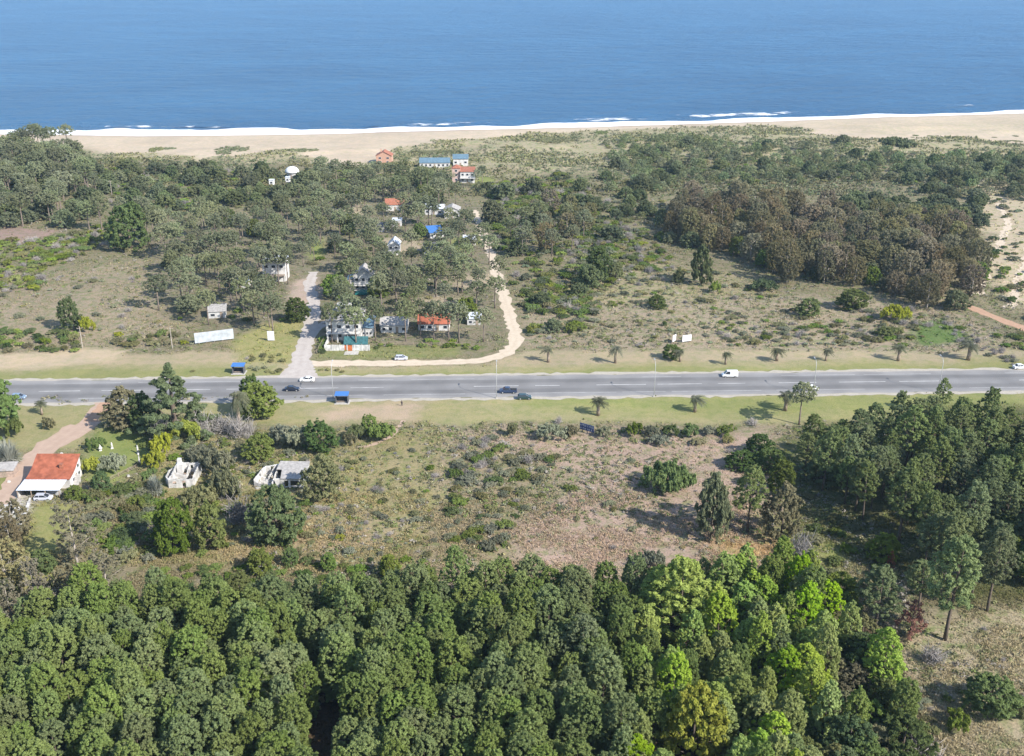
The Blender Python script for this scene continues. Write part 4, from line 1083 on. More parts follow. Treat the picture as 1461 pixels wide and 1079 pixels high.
house("house", "low house with bright blue sheet roof among the pines", "house", 620, 340, 6.4, 7, 2.6, 'white', 'royal', 'mono', 1.4, rot=0.3)
house("house", "house with dark grey roof and white gable below the blue one", "house", 615, 363, 6.6, 7, 2.8, 'white', 'darkroof', 'gx', 1.4, rot=0.1)
house("house", "tiny white flat roofed house deep among the pines", "house", 566, 324, 4.4, 5, 3.0, 'white', 'whiteroof', 'flat', nwin=2)
house("house", "narrow white house with steep pale roof among the pines", "house", 562, 364, 4.6, 7, 4.4, 'white', 'whiteroof', 'gy', 2.0, nwin=2, rows=2, door='')
house("house", "dark roofed cabin half hidden left of the tiny white house", "house", 546, 331, 4.6, 5, 2.6, 'greywall', 'darkroof', 'gx', 1.4, nwin=2)
house("house", "white cabin with low roof close to the sand track", "house", 670, 350, 5.4, 6, 2.6, 'white', 'whiteroof', 'gx', 1.2, nwin=2)
h1 = house("house", "tall white two storey house behind pine trunks left of the street", "house", 392, 402, 9.0, 7.5, 8.2, 'white', 'whiteroof', 'flat', rows=2, nwin=3, clear=22)
MB().box(-4.4, 4.4, -6.4, -3.85, 2.9, 3.1).build("deck", M['timber'], h1)
for k in (-4.2, 0, 4.2): MB().box(k - .1, k + .1, -6.3, -6.1, -.3, 2.897).build("deck_post", M['timber'], h1)
house("house", "white cottage with blue roof at the left edge of the pines", "house", 343, 412, 6.2, 6, 2.8, 'white', 'royal', 'gx', 1.6, nwin=3)
house("house", "grey roofed hut under the pines above the big white billboard", "house", 308, 454, 6.0, 5.5, 2.4, 'greywall', 'greyroof', 'mono', .9, nwin=2, rot=0.2, clear=4)
h2 = house("house", "two storey blue and white gabled house with teal tarpaulin below it", "house", 519, 415, 7.4, 7, 6.0, 'white', 'greyroof', 'gy', 3.0, rows=2, nwin=3, door='', clear=34)
MB().box(-6.2, -3.32, -3, 3, -.3, 4.2).build("side_wing", M['white'], h2)
r_ = MB(); slab(r_, (-6.6, -3.4, 4.22), (-3.0, -3.4, 5.2), (-3.0, 3.4, 5.2), (-6.6, 3.4, 4.22), .15); r_.build("wing_roof", M['blueroof'], h2)
for k in range(5): MB().box(-3.2 + k * 1.55, -3.05 + k * 1.55, -4.9, -4.75, 2.5, 3.4).build("baluster", M['whitepaint'], h2)
MB().box(-3.3, 3.3, -5.0, -3.55, 2.3, 2.495).build("balcony", M['white'], h2)
MB().box(-3.3, 3.3, -4.95, -4.7, 3.403, 3.5).build("balcony_rail", M['whitepaint'], h2)
MB().prism([(-2.6, .2), (2.8, .2), (2.8, .5), (0, 1.5), (-2.6, .6)], -9.4, -6.2, 'y').build("tarpaulin", M['water'], h2)
h3 = house("house", "large white two storey house with terraces facing the highway", "house", 491, 486, 11.6, 14, 6.6, 'oldwhite', 'greyroof', 'flat', rows=2, nwin=4, clear=10)
MB().box(-5.5, 5.5, -9.4, -7.15, 3.1, 3.32).build("terrace", M['white'], h3)
for k in range(4): MB().box(-5.3 + k * 3.4, -5.0 + k * 3.4, -9.3, -9.0, -.3, 3.097).build("column", M['white'], h3)
MB().box(-3.5, 1.2, 1.0, 6.0, 6.9, 9.4).build("roof_room", M['oldwhite'], h3)
MB().box(5.95, 9.2, -4.2, 4.6, -.3, 3.6).build("side_wing", M['greywall'], h3)
r_ = MB(); slab(r_, (5.97, -4.6, 3.61), (9.6, -4.6, 3.61), (9.6, 5.0, 4.8), (5.97, 5.0, 4.8), .12); r_.build("wing_roof", M['blueroof'], h3)
for k in range(3): add_window(h3, 6.3 + k * 1.2, -4.2, 1.6, .8, 1.0, 'f')
r_ = MB(); slab(r_, (0.5, -11.8, .25), (8.6, -11.8, .25), (8.6, -9.5, 2.4), (0.5, -9.5, 2.4), .06); r_.build("shade_net", M['teal'], h3)
house("house", "low white house with brown roof right of the terraced house", "house", 562, 475, 9.0, 7, 2.7, 'white', 'greyroof', 'gx', 1.9, nwin=4, clear=10)
house("house", "white house under a long orange tile roof split by a pine", "house", 619, 472, 10.6, 7, 2.6, 'white', 'redroof', 'gx', 2.5, nwin=4, clear=10)
house("cabin", "grey cabin at the right end of the house row by the sand track", "cabin", 676, 464, 4.6, 4.5, 2.3, 'greywall', 'whiteroof', 'mono', .7, nwin=2, clear=16)
# garden wall in front of the terraced house
gx0, gy0 = G(466, 496); gx1, gy1 = G(529, 496)
g_ = empty("garden_wall", ((gx0 + gx1) / 2, gy0 - 3.0, 0), 0, "pale garden wall with a rust orange gate before the terraced house", "wall")
Lw = (gx1 - gx0) / 2
MB().box(-Lw, -0.9, -.1, .1, -.3, 2.0).box(1.7, Lw, -.1, .1, -.3, 2.0).box(-Lw - .2, -Lw - .003, -.1, 9.0, -.3, 1.9).build("wall", M['oldwhite'], g_)
MB().box(-.895, 1.695, -.06, .06, 0.02, 1.9).build("gate", M['orange'], g_)
for k in range(7):
    MB().box(-Lw + k * Lw / 3 - .17, -Lw + k * Lw / 3 + .17, -.2, -.103, -.3, 2.15).build("pillar", M['white'], g_)
tag(MB().box(-2.4, 2.2, -1.6, 1.6, -.2, .12).build("concrete_slab", M['concrete'], None, (*G(502, 504), 0.0)), "bare pale concrete slab in front of the orange gate", "slab")
KEEP_OUT += [(gx0 + Lw, gy0 - 3, 6), (G(502, 504)[0], G(502, 504)[1], 4)]
def fence(label, a, b, h=1.3, step=2.4, mat='timber'):
    (x0, y0), (x1, y1) = G(*a), G(*b); L_ = math.hypot(x1 - x0, y1 - y0)
    e_ = empty("fence", (x0, y0, 0), math.atan2(y1 - y0, x1 - x0), label, "fence")
    n_ = max(2, int(L_ / step))
    for k in range(n_ + 1): MB().box(L_ * k / n_ - .07, L_ * k / n_ + .07, -.07, .07, -.3, h).build("post", M[mat], e_)
    r_ = MB()
    for z_ in (0.35, .75, h - .15): r_.box(0, L_, -.025, .025, z_ - .04, z_ + .04)
    r_.build("rails", M[mat], e_)
fence("thin post and rail fence before the low white house", (541, 493), (590, 492))
fence("weathered fence along the lawn before the orange tiled house", (603, 494), (652, 493))
fence("low fence at the street corner left of the garden wall", (452, 505), (464, 484), 1.5)
fence("grey wire fence between the lawn and the thicket left of the plot", (128, 700), (196, 668), 1.2)

# ------------------------------------------------------------------ signs and shelters
def board(name, label, c, ang, w, h, z0, mat, posts=2, tilt=0.0, backmat='timber', cat='sign'):
    e_ = empty(name, (*c, 0), ang, label, cat)
    MB().box(-w / 2, w / 2, -.06, .06, z0, z0 + h).build("panel", M[mat], e_)
    MB().box(-w / 2 - .06, w / 2 + .06, .063, .16, z0 + .1, z0 + .25).box(-w / 2 - .06, w / 2 + .06, .063, .16, z0 + h - .25, z0 + h - .1).build("frame", M[backmat], e_)
    for k in range(posts):
        x_ = -w / 2 + w * (k + 0.5) / posts
        MB().box(x_ - .09, x_ + .09, .163, .34, -.4, z0 + h - .1).build("post", M[backmat], e_)
    return e_
M['billboard'] = plain("weathered_billboard", (0.38, 0.405, 0.43), 0.7, var=0.3, scale=0.6)
A_, B_ = Vector(G(278.5, 492)), Vector(G(334, 485))
c_ = (A_ + B_) / 2
bb = board("billboard", "long blank white billboard standing in the shrubs before the pines", (c_.x, c_.y), math.atan2((B_ - A_).y, (B_ - A_).x), (B_ - A_).length, 3.5, 0.5, 'billboard', 5)
rr = random.Random(3); mk = MB()
for k in range(44):
    x_ = rr.uniform(-5.8, 5.4); z_ = rr.choice([1.5, 2.2, 2.9]) + rr.uniform(-.1, .1); mk.box(x_, x_ + rr.uniform(.2, .6), -.066, -.062, z_, z_ + rr.uniform(.08, .2))
M['faint'] = plain("faded_print", (0.33, 0.38, 0.41), 0.8, var=0.2)
mk.build("faded_print", M['faint'], bb)
KEEP_OUT += [(c_.x + k, c_.y - 3, 3.4) for k in (-5, -2, 1, 4, 6)] + [(c_.x + k, c_.y - 7, 3) for k in (-5, -2, 1, 4)]
board("sign_board", "small upright white sign board on the verge left of the street", G(387, 487), -0.05, 2.3, 3.3, 0.3, 'whitepaint', 2)
KEEP_OUT.append((*G(387, 489), 4))
c_ = Vector(G(837, 619)); sg = board("sign_board", "dark blue board with two rows of white lettering on the verge edge", (c_.x, c_.y), -0.62, 4.4, 1.9, 0.9, 'navy', 3)
mk = MB(); rr = random.Random(8)
for z_, hh in ((2.05, .5), (1.2, .42)):
    x_ = -1.95
    while x_ < 1.8:
        w_ = rr.uniform(.22, .34)
        mk.box(x_, x_ + .08, -.07, -.062, z_, z_ + hh)
        if rr.random() < .8: mk.box(x_ + .083, x_ + w_, -.07, -.062, z_ + hh - .12, z_ + hh - .02)
        if rr.random() < .6: mk.box(x_ + .083, x_ + w_, -.07, -.062, z_ + .02, z_ + .12)
        x_ += w_ + (.14 if rr.random() < .85 else .4)
mk.build("lettering", M['whitepaint'], sg)
KEEP_OUT.append((c_.x, c_.y - 2, 4.2))
dv = empty("double_billboard", (*G(970, 489), 0), 0, "pair of white billboards set in a vee on the dry field", "billboard")
KEEP_OUT += [(*G(970, 491), 6)]
for x_, a, w_ in ((-1.9, 0.95, 2.4), (2.3, 0.35, 3.4)):
    pn = MB(); ca, sa = math.cos(a), math.sin(a)
    P = [(x_ - ca * w_ / 2, -sa * w_ / 2), (x_ + ca * w_ / 2, sa * w_ / 2)]; nx_, ny_ = -sa * .08, ca * .08
    pn.hexa([(P[0][0], P[0][1], .5), (P[1][0], P[1][1], .5), (P[1][0] + nx_, P[1][1] + ny_, .5), (P[0][0] + nx_, P[0][1] + ny_, .5), (P[0][0], P[0][1], 2.7), (P[1][0], P[1][1], 2.7), (P[1][0] + nx_, P[1][1] + ny_, 2.7), (P[0][0] + nx_, P[0][1] + ny_, 2.7)])
    pn.build("panel", M['whitepaint'], dv)
    for q in P: MB().box(q[0] + nx_ * 2.2 - .08, q[0] + nx_ * 2.2 + .08, q[1] + ny_ * 2.4 - .08, q[1] + ny_ * 2.4 + .08, -.3, 2.5).build("post", M['timber'], dv)
M['shade'] = plain("concrete_painted_shade", (0.085, 0.085, 0.09), 0.9, var=0.3)  # shade under the shelter roofs, painted into the wall colour
def shelter(label, px, py, flip=1):
    e_ = empty("bus_shelter", (*G(px, py), 0), 0, label, "bus shelter")
    KEEP_OUT.append((*G(px, py), 4))
    r_ = MB(); slab(r_, (-2.0, -1.35, 2.5), (2.0, -1.35, 2.5), (2.0, 1.35, 2.75), (-2.0, 1.35, 2.75), .14); r_.build("roof", M['royal'], e_)
    MB().box(-1.8, 1.8, -1.2 * flip - .08, -1.2 * flip + .08, -.2, 1.3).box(-1.8, -1.64, -1.1, 1.1, -.2, 2.45).box(1.64, 1.8, -1.1, 1.1, -.2, 2.45).build("wall", M['shade'], e_)
    MB().box(-1.5, 1.5, -.5, -.1, .38, .46).build("bench", M['timber'], e_)
    MB().box(-2.1, 2.2, -1.7, 1.8, -.3, .08).build("plinth", M['concrete'], e_)
    for x_ in (-1.7, 1.7): MB().box(x_ - .05, x_ + .05, 1.15, 1.25, .08, 2.6).build("post", M['royal'], e_)
shelter("bus shelter with blue roof on the near verge of the highway", 488.5, 574, -1)
shelter("bus shelter with blue roof on the far verge by the shrub row", 341, 532, -1)

# ------------------------------------------------------------------ street lamps and poles
def lamp(px, py, label, h=10.6):
    x, y = G(px, py)
    e_ = empty("street_lamp", (x, y, 0), 0, label, "street lamp", "lamp posts along the highway")
    MB().tube([(0, 0, -.3), (0, 0, h * .5), (0, 0, h * .86), (0, .25, h * .95), (0, 1.0, h), (0, 2.3, h + .15)], [.11, .09, .075, .065, .055, .05], 8).build("pole", M['steel'], e_, smooth=True)
    MB().box(-.2, .2, -.2, .2, -.1, .5).build("base", M['concrete'], e_)
    hd = MB().hexa([(-.16, 2.2, h + .08), (.16, 2.2, h + .08), (.2, 3.1, h + .12), (-.2, 3.1, h + .12), (-.1, 2.2, h + .24), (.1, 2.2, h + .24), (.14, 3.1, h + .26), (-.14, 3.1, h + .26)]).build("lamp_head", M['steel'], e_)
    MB().box(-.13, .13, 2.35, 3.0, h + .03, h + .085).build("lens", M['lampglass'], hd)
for px, py, lb in ((475.5, 568, "street lamp just left of the near blue roofed bus shelter"), (708.5, 568.5, "street lamp beside the navy pickup on the near verge"),
                   (933, 566, "street lamp on the near verge between two shaggy palms"), (1160, 563.5, "street lamp rising behind the lone pine near the verge palms"),
                   (1339, 560, "street lamp rising behind the pine wood near the far right palm")):
    lamp(px, py, lb)
def upole(px, py, h, label):
    e_ = empty("utility_pole", (*G(px, py), 0), 0.3, label, "utility pole")
    MB().tube([(0, 0, -.4), (0, 0, h)], [.17, .11], 8).build("pole", M['palebark'], e_)
    a_ = MB().box(-.9, .9, -.06, .06, h - .7, h - .58).build("crossarm", M['timber'], e_)
    for k in (-.75, 0, .75): MB().lathe([(.05, h - .58), (.05, h - .42), (.03, h - .4)], (k, 0), 6).build("insulator", M['white'], a_)
upole(118, 497, 7.6, "pale leaning pole standing in the dark hedge above the left verge")
upole(246, 497, 7.4, "pale pole between shrubs left of the big white billboard")
upole(160, 530 - 270 + 20, 8.5, "pole in front of the far left wood near the dunes")
upole(340, 372, 8, "pole among pines above the blue roofed cottage")

# ------------------------------------------------------------------ vehicles
def vehicle(kind, paint, px, py, ang, label, z=0.04):
    e_ = empty({"van": "delivery_van", "pickup": "pickup_truck"}.get(kind, "car"), (*G(px, py), z), ang, label, {"van": "van", "pickup": "pickup truck"}.get(kind, "car"))
    if kind == 'van': Ln, Wd, st, cab = 4.9, 1.85, [(-2.45, .55, .35), (-2.4, .95, .3), (2.1, 1.05, .3), (2.45, .7, .35)], [(-2.38, .95), (-2.3, 1.95), (0.9, 2.0), (1.75, 1.05)]
    elif kind == 'pickup': Ln, Wd, st, cab = 5.3, 1.88, [(-2.65, .75, .4), (-2.6, 1.08, .35), (1.5, 1.1, .35), (2.5, .98, .35), (2.65, .7, .4)], [(-0.55, 1.08), (-0.35, 1.75), (0.85, 1.78), (1.6, 1.08)]
    elif kind == 'sedan': Ln, Wd, st, cab = 4.5, 1.76, [(-2.25, .6, .3), (-2.15, .93, .25), (-1.2, .96, .25), (1.0, .95, .25), (2.1, .78, .25), (2.25, .55, .3)], [(-1.65, .93), (-0.95, 1.42), (0.3, 1.45), (1.25, .93)]
    else: Ln, Wd, st, cab = 4.1, 1.74, [(-2.05, .6, .3), (-2.0, .98, .25), (-1.2, 1.0, .25), (1.0, .97, .25), (1.9, .80, .25), (2.05, .55, .3)], [(-1.98, .96), (-1.55, 1.48), (0.3, 1.5), (1.25, .95)]
    b_ = MB(); n_ = 6; H = Wd / 2
    for i, (x, zt, zb) in enumerate(st):
        k = 0.9 if i in (0, len(st) - 1) else 1.0
        for (yy, zz) in ((-H * k * .96, zb), (-H * k, (zb + zt) / 2), (-H * k * .93, zt), (H * k * .93, zt), (H * k, (zb + zt) / 2), (H * k * .96, zb)): b_.v.append((x, yy, zz))
    for i in range(len(st) - 1):
        for j in range(6):
            a = i * 6 + j; c = i * 6 + (j + 1) % 6; b_.f.append((a, c, c + 6, a + 6))
    b_.f.append(tuple(range(6))[::-1]); b_.f.append(tuple((len(st) - 1) * 6 + q for q in range(6)))
    body = b_.build("body", M[paint], e_)
    g_ = MB(); (x0, z0), (x1, z1), (x2, z2), (x3, z3) = cab
    hw, tw = H * .92, H * .74
    g_.poly([(x0, -hw, z0 - .02), (x3, -hw, z3 - .02), (x3, hw, z3 - .02), (x0, hw, z0 - .02), (x1, -tw, z1 - .03), (x2, -tw, z2 - .03), (x2, tw, z2 - .03), (x1, tw, z1 - .03)],
            [(3, 2, 1, 0), (4, 5, 6, 7), (0, 1, 5, 4), (1, 2, 6, 5), (2, 3, 7, 6), (3, 0, 4, 7)])
    g_.build("window", M['glass'], e_)
    r_ = MB(); r_.box(x1 - .05, x2 + .05, -tw - .03, tw + .03, z1 - .028, z1 + .04)
    for sy in (-1, 1):
        for (xa, za, xb, zb, yw) in ((x0, z0, x1, z1, 0), (x3, z3, x2, z2, 0), ((x1 + x2) / 2 - .2, (z0 + z3) / 2, (x1 + x2) / 2 - .15, z1, 0)):
            r_.tube([(xa, sy * (hw + .005), za), (xb, sy * (tw + .01), zb)], [.055, .05], 4)
    if kind == 'van': r_.box(x0 - .01, 0.1, -H * .93, -H * .78, z0 - .02, z1 - .05).box(x0 - .01, 0.1, H * .78, H * .93, z0 - .02, z1 - .05)
    r_.build("roof", M[paint], e_)
    if kind == 'pickup': MB().box(-2.5, -0.65, -H * .8, H * .8, 1.10, 1.125).build("load_bed", M['rubber'], e_)
    for sx_ in (-1, 1):
        for sy in (-1, 1):
            xw = sx_ * Ln * .31; yw = sy * (H - .10)
            tr = MB(); tr.prism([(xw + .33 * math.cos(t), .31 + .33 * math.sin(t)) for t in np.linspace(0, 2 * math.pi, 15)[:-1]], yw - .115, yw + .115, 'y')
            wh = tr.build("wheel", M['rubber'], e_)
            MB().prism([(xw + .19 * math.cos(t), .31 + .19 * math.sin(t)) for t in np.linspace(0, 2 * math.pi, 11)[:-1]], yw + (.116 if sy > 0 else -.135), yw + (.135 if sy > 0 else -.116), 'y').build("rim", M['steel'], wh)
    for sy in (-1, 1):
        MB().box(st[-1][0] - .16, st[-1][0] - .01, sy * H * .66 - .17, sy * H * .66 + .17, .58, .72).build("headlight", M['lampglass'], e_)
        MB().box(st[0][0] - .01, st[0][0] + .09, sy * H * .68 - .14, sy * H * .68 + .14, .62, .8).build("tail_light", M['orange'], e_)
    return e_
PI = math.pi
vehicle('sedan', 'car_black', 417, 557.5, 0.0, "black car driving on the highway right of the big cypress")
vehicle('sedan', 'car_white', 438.5, 544.2, PI, "white car at the mouth of the side street")
vehicle('pickup', 'car_navy', 725, 560.5, PI, "navy pickup truck on the highway beside a lamp post")
vehicle('hatch', 'car_green', 748.5, 569.3, 0.0, "dark green hatchback on the near road shoulder behind the pickup")
vehicle('van', 'car_white', 1041, 537.6, PI, "white van driving on the far lane of the highway")
vehicle('hatch', 'car_white', 1157, 556.5, 0.0, "white car half hidden behind the lone pine by the road")
vehicle('hatch', 'car_blue', 27, 569, 0.0, "grey blue car on the highway at the left edge of the photo")
vehicle('hatch', 'car_silver', 572.5, 513.5, 0.05, "silver hatchback parked beside the sand track")
vehicle('hatch', 'car_silver', 62.5, 713, 0.05, "silver hatchback parked on the lawn before the carport", 0.0)
vehicle('hatch', 'car_navy', 67, 704.5, 1.4, "dark car parked under the white carport roof", 0.0)
vehicle('sedan', 'car_white', 1455, 526, 0.1, "white car at the far right edge by the dry scrub strip")
KEEP_OUT += [(*G(62, 713), 4), (*G(572, 513), 4)]

# ------------------------------------------------------------------ person on the verge, garden ornaments
def person(px, py, label):
    e_ = empty("person", (*G(px, py), 0), 2.6, label, "person")
    V = [(0, 0, .95), (0, 0, 1.18), (0, 0, 1.42), (0, .01, 1.52), (0, .03, 1.64), (0, .02, 1.74),
         (.2, 0, 1.42), (.27, .02, 1.14), (.25, .14, .90), (.25, .18, .82), (-.2, 0, 1.42), (-.28, -.02, 1.15), (-.27, .05, .90), (-.27, .08, .82),
         (.1, 0, .90), (.11, .05, .50), (.12, 0, .09), (.13, .14, .04), (-.1, 0, .90), (-.12, -.03, .50), (-.13, -.09, .09), (-.14, .05, .04)]
    E = [(0, 1), (1, 2), (2, 3), (3, 4), (4, 5), (2, 6), (6, 7), (7, 8), (8, 9), (2, 10), (10, 11), (11, 12), (12, 13), (0, 14), (14, 15), (15, 16), (16, 17), (0, 18), (18, 19), (19, 20), (20, 21)]
    RAD = [.15, .15, .17, .06, .095, .085, .075, .05, .04, .045, .075, .05, .04, .045, .1, .065, .045, .045, .1, .065, .045, .045]
    def skin(name, mat, verts, edges, rad, root):
        me = bpy.data.meshes.new(name); me.from_pydata(verts, edges, []); me.materials.append(mat)
        o = link(name, me, e_)
        o.modifiers.new("skin", 'SKIN'); 
        for k, r_ in enumerate(rad): me.skin_vertices[0].data[k].radius = (r_, r_ * .85)
        me.skin_vertices[0].data[root].use_root = True
        sb = o.modifiers.new("sub", 'SUBSURF'); sb.levels = 1; sb.render_levels = 2
        return o
    skin("body", M['skin'], V, E, RAD, 0)
    J = [0, 1, 2, 6, 7, 8, 10, 11, 12]; mp_ = {j: k for k, j in enumerate(J)}
    skin("jacket", M['shirt'], [V[j] for j in J], [(mp_[a], mp_[b]) for a, b in E if a in mp_ and b in mp_], [RAD[j] + .022 for j in J], 0)
    J = [0, 14, 15, 16, 18, 19, 20]; mp2 = {j: k for k, j in enumerate(J)}
    skin("trousers", M['jeans'], [V[j] for j in J], [(mp2[a], mp2[b]) for a, b in E if a in mp2 and b in mp2], [RAD[j] + .02 for j in J], 0)
    MB().lathe([(.10, 1.68), (.108, 1.74), (.09, 1.81), (.03, 1.845)], (0, .015), 10).build("hair", M['hair'], e_, smooth=True)
person(573.5, 579.5, "person in dark clothes standing on the bare patch of verge")
def statue(px, py, h, label, kind):
    e_ = empty("garden_statue", (*G(px, py), 0), 0.4, label, "statue")
    KEEP_OUT.append((*G(px, py), 2.2))
    MB().box(-.35, .35, -.35, .35, -.2, .25).box(-.25, .25, -.25, .25, .253, h * .3).build("pedestal", M['oldwhite'], e_)
    b = h * .3
    if kind == 'figure': pr = [(.28, b), (.24, b + h * .12), (.2, b + h * .3), (.26, b + h * .45), (.12, b + h * .55), (.15, b + h * .62), (.04, b + h * .7)]
    elif kind == 'column': pr = [(.22, b), (.16, b + .1), (.15, h * .82), (.26, h * .86), (.27, h * .9), (.12, h * .94), (.14, h * .99), (.03, h * 1.03)]
    else: pr = [(.55, b), (.5, b + h * .1), (.25, b + h * .35), (.1, b + h * .6), (.12, b + h * .66), (.03, b + h * .7)]
    MB().lathe(pr, n=12).build("figure", M['white'], e_, smooth=True)
statue(143.5, 643, 1.9, "wide white robed garden statue on the left lawn", 'robe')
statue(160, 640, 1.8, "slim white garden statue beside the robed one", 'figure')
statue(197, 647, 2.4, "white statue on a high base by the dark cypress shade", 'figure')
statue(199, 661, 2.9, "slender white garden column near the fence", 'column')
statue(167.5, 659, 1.5, "small white garden figure standing in the shrub bed", 'figure')
for k, (px, py) in enumerate([(88, 648), (79, 653), (13, 688), (184, 680), (149, 682)]):
    x_, y_ = G(px, py)
    tag(MB().hexa([(-.4, -.3, -.1), (.4, -.35, -.1), (.45, .3, -.1), (-.35, .35, -.1), (-.25, -.2, .4), (.25, -.2, .45), (.22, .2, .38), (-.2, .22, .42)]).build("boulder", M['oldwhite'], None, (x_, y_, 0)),
        ["white boulder on the drive edge above the red roof", "white boulder lower on the drive edge above the red roof", "white boulder on the left lawn by the drive", "white boulder beside the wire fence", "white boulder in the shrub bed right of the red roofed house"][k], "boulder")
w0 = Vector(G(44, 712)); w1 = Vector(G(33, 745)); w2 = Vector(G(20, 762))
lw = MB()
for a, b in ((w0, w1), (w1, w2)):
    n_ = 6
    for k in range(n_):
        p = a.lerp(b, k / n_); q = a.lerp(b, (k + 1) / n_); r_ = random.uniform(.3, .5)
        lw.hexa([(p.x - r_, p.y - .3, -.2), (p.x + r_, p.y - .3, -.2), (q.x + r_, q.y, -.2), (q.x - r_, q.y, -.2), (p.x - r_ * .7, p.y - .3, .5), (p.x + r_ * .7, p.y - .3, .55), (q.x + r_ * .7, q.y, .45), (q.x - r_ * .7, q.y, .5)])
tag(lw.build("stone_wall", M['oldwhite']), "low crumbling white stone wall by the lower left lawn", "wall")
tag(MB().prism([(-3.5, -.2), (3.2, -.2), (2.6, .3), (-2.8, .45)], -2, 2, 'y').build("concrete_slab", M['concrete'], None, (*G(8, 728), 0)), "pale broken concrete slab at the left edge below the carport", "slab")

keep_line(TRACK, 4.0); keep_line(STREET, 4.8); keep_line(DRIVE, 4.0); keep_line(REDT, 4.0)

# ------------------------------------------------------------------ single plants, one by one
T = putpx
T('cedar', 252, 624, 522, 128, "huge dark cypress at the road with pale dead lower branches", 'tree')
T('s_bare', 232, 630, 588, 42, "grey dead branches leaning on the huge cypress", 'shrub')
T('s_bare', 290, 624, 585, 34, "bare grey twiggy tree right of the huge cypress", 'shrub')
T('olivetree', 180, 610, 552, 58, "olive brown bushy tree left of the huge cypress", 'tree')
T('darkbroad', 206, 612, 562, 48, "dark tree pressed against the left of the huge cypress", 'tree')
T('broad', 371, 596, 547, 54, "round green tree at the road right of the shaggy palm", 'tree')
T('darkbroad', 362, 588, 536, 34, "thin dark crowned tree rising behind the round roadside one", 'tree')
x_, y_ = G(342, 615)
put('palm', x_, y_, 11.5, 2.6, "shaggy dead skirted palm leaning beside the round roadside tree", 'palm')
for k, (px, yb, yt, wd) in enumerate([(318, 618, 588, 46), (340, 624, 590, 44), (356, 620, 596, 30)]):
    T('s_bare', px, yb, yt, wd, ["grey thorny thicket right of the bright green bush", "grey thorny thicket under the shaggy palm", "small grey thicket at the plot's upper edge"][k], 'thicket')
T('s_yellow', 233, 650, 616, 48, "large yellow flowering bush at the upper left of the plot", 'bush')
T('s_yellow', 222, 668, 640, 34, "yellow bush left of the roofless ruin", 'bush')
T('s_acid', 268, 628, 597, 50, "bright green bush below the huge cypress", 'bush')
T('s_acid', 296, 614, 590, 30, "small bright green bush left of the grey thicket", 'bush')
T('broad', 372, 656, 622, 42, "small round green tree above the second ruin", 'tree')
T('darkbroad', 456, 642, 603, 50, "dark round tree among shrubs near the plot's top edge", 'tree')
T('s_sage', 428, 640, 606, 50, "grey green bush left of the dark round tree", 'bush')
T('s_sage', 405, 632, 604, 46, "pale grey green bush near the plot's top edge", 'bush')
T('broad', 527, 620, 592, 24, "small upright bright tree on the plot's top edge", 'tree')
T('s_green', 545, 628, 602, 46, "spreading green bush beside the foot path", 'bush')
T('s_dark', 508, 626, 604, 30, "dark bush left of the small upright tree", 'bush')
T('s_olive', 500, 636, 615, 26, "small olive bush below the plot's top edge", 'bush')
T('darkbroad', 396, 768, 698, 76, "big dark evergreen tree in front of the derelict building", 'tree')
T('olivetree', 392, 764, 730, 32, "small yellow green tree under the big dark evergreen", 'tree')
T('broad', 301, 782, 720, 46, "bright green rounded tree left of the big dark evergreen", 'tree')
T('broad', 250, 788, 712, 54, "tall mid green tree in the lower left of the plot", 'tree')
T('s_bare', 230, 772, 735, 44, "grey bare thicket left of the tall mid green tree", 'thicket')
T('olivetree', 462, 710, 648, 52, "feathery light green tree right of the derelict building", 'tree')
T('s_bare', 343, 745, 705, 50, "grey bare bush between the ruins and the big evergreen", 'thicket')
T('s_sage', 306, 676, 636, 62, "broad grey green mound right of the roofless ruin", 'bush')
T('s_sage', 285, 654, 634, 44, "grey green shrub behind the roofless ruin", 'bush')
T('s_olive', 320, 706, 672, 66, "dry olive thicket between the two ruins", 'thicket')
T('s_olive', 286, 720, 692, 60, "dry olive bush under the roofless ruin", 'thicket')
T('pampas', 222, 704, 676, 32, "pale spiky palm bush left of the roofless ruin", 'bush')
T('pampas', 14, 662, 622, 36, "large silver spiky yucca clump at the left edge", 'bush')
T('palm', 60, 592, 573, 17, "small shaggy palm on the left verge above the clay drive", 'palm')
T('s_olive', 70, 611, 595, 28, "low olive shrub on the left verge", 'bush')
T('s_green', 22, 622, 596, 34, "green shrub at the left verge near the yucca", 'bush')
T('broad', -4, 612, 536, 62, "tall tree cut by the left edge beside the highway", 'tree')
T('s_yellow', 133, 674, 650, 32, "yellow green bush beside the red roofed house", 'bush')
T('s_sage', 162, 672, 646, 44, "grey shrub bed around the small statues", 'bush')
T('s_green', 136, 642, 622, 30, "green bush behind the robed statue", 'bush')
T('broad', 108, 713, 694, 26, "small dark tree by the red roofed house stair", 'tree')
T('darkbroad', 147, 702, 674, 26, "small dark bush tree below the statues", 'tree')
T('gum', 112, 812, 718, 58, "tall grey brown gum tree on the left lawn", 'tree')
T('gum', 158, 872, 786, 48, "gum tree with pale bare trunks left of the plantation", 'tree')
T('gum', 143, 866, 798, 32, "thin gum tree just left of the pale trunked one", 'tree')
T('euc', 105, 880, 808, 48, "reddish brown gum near the lower left scrub", 'tree')
T('s_acid', 84, 848, 816, 24, "lime green bush at the end of the left lawn", 'bush')
T('darkbroad', 62, 818, 786, 34, "dark small tree on the left lawn", 'tree')
T('olivetree', 56, 868, 824, 22, "pointed small green tree on the left lawn's lower end", 'tree')
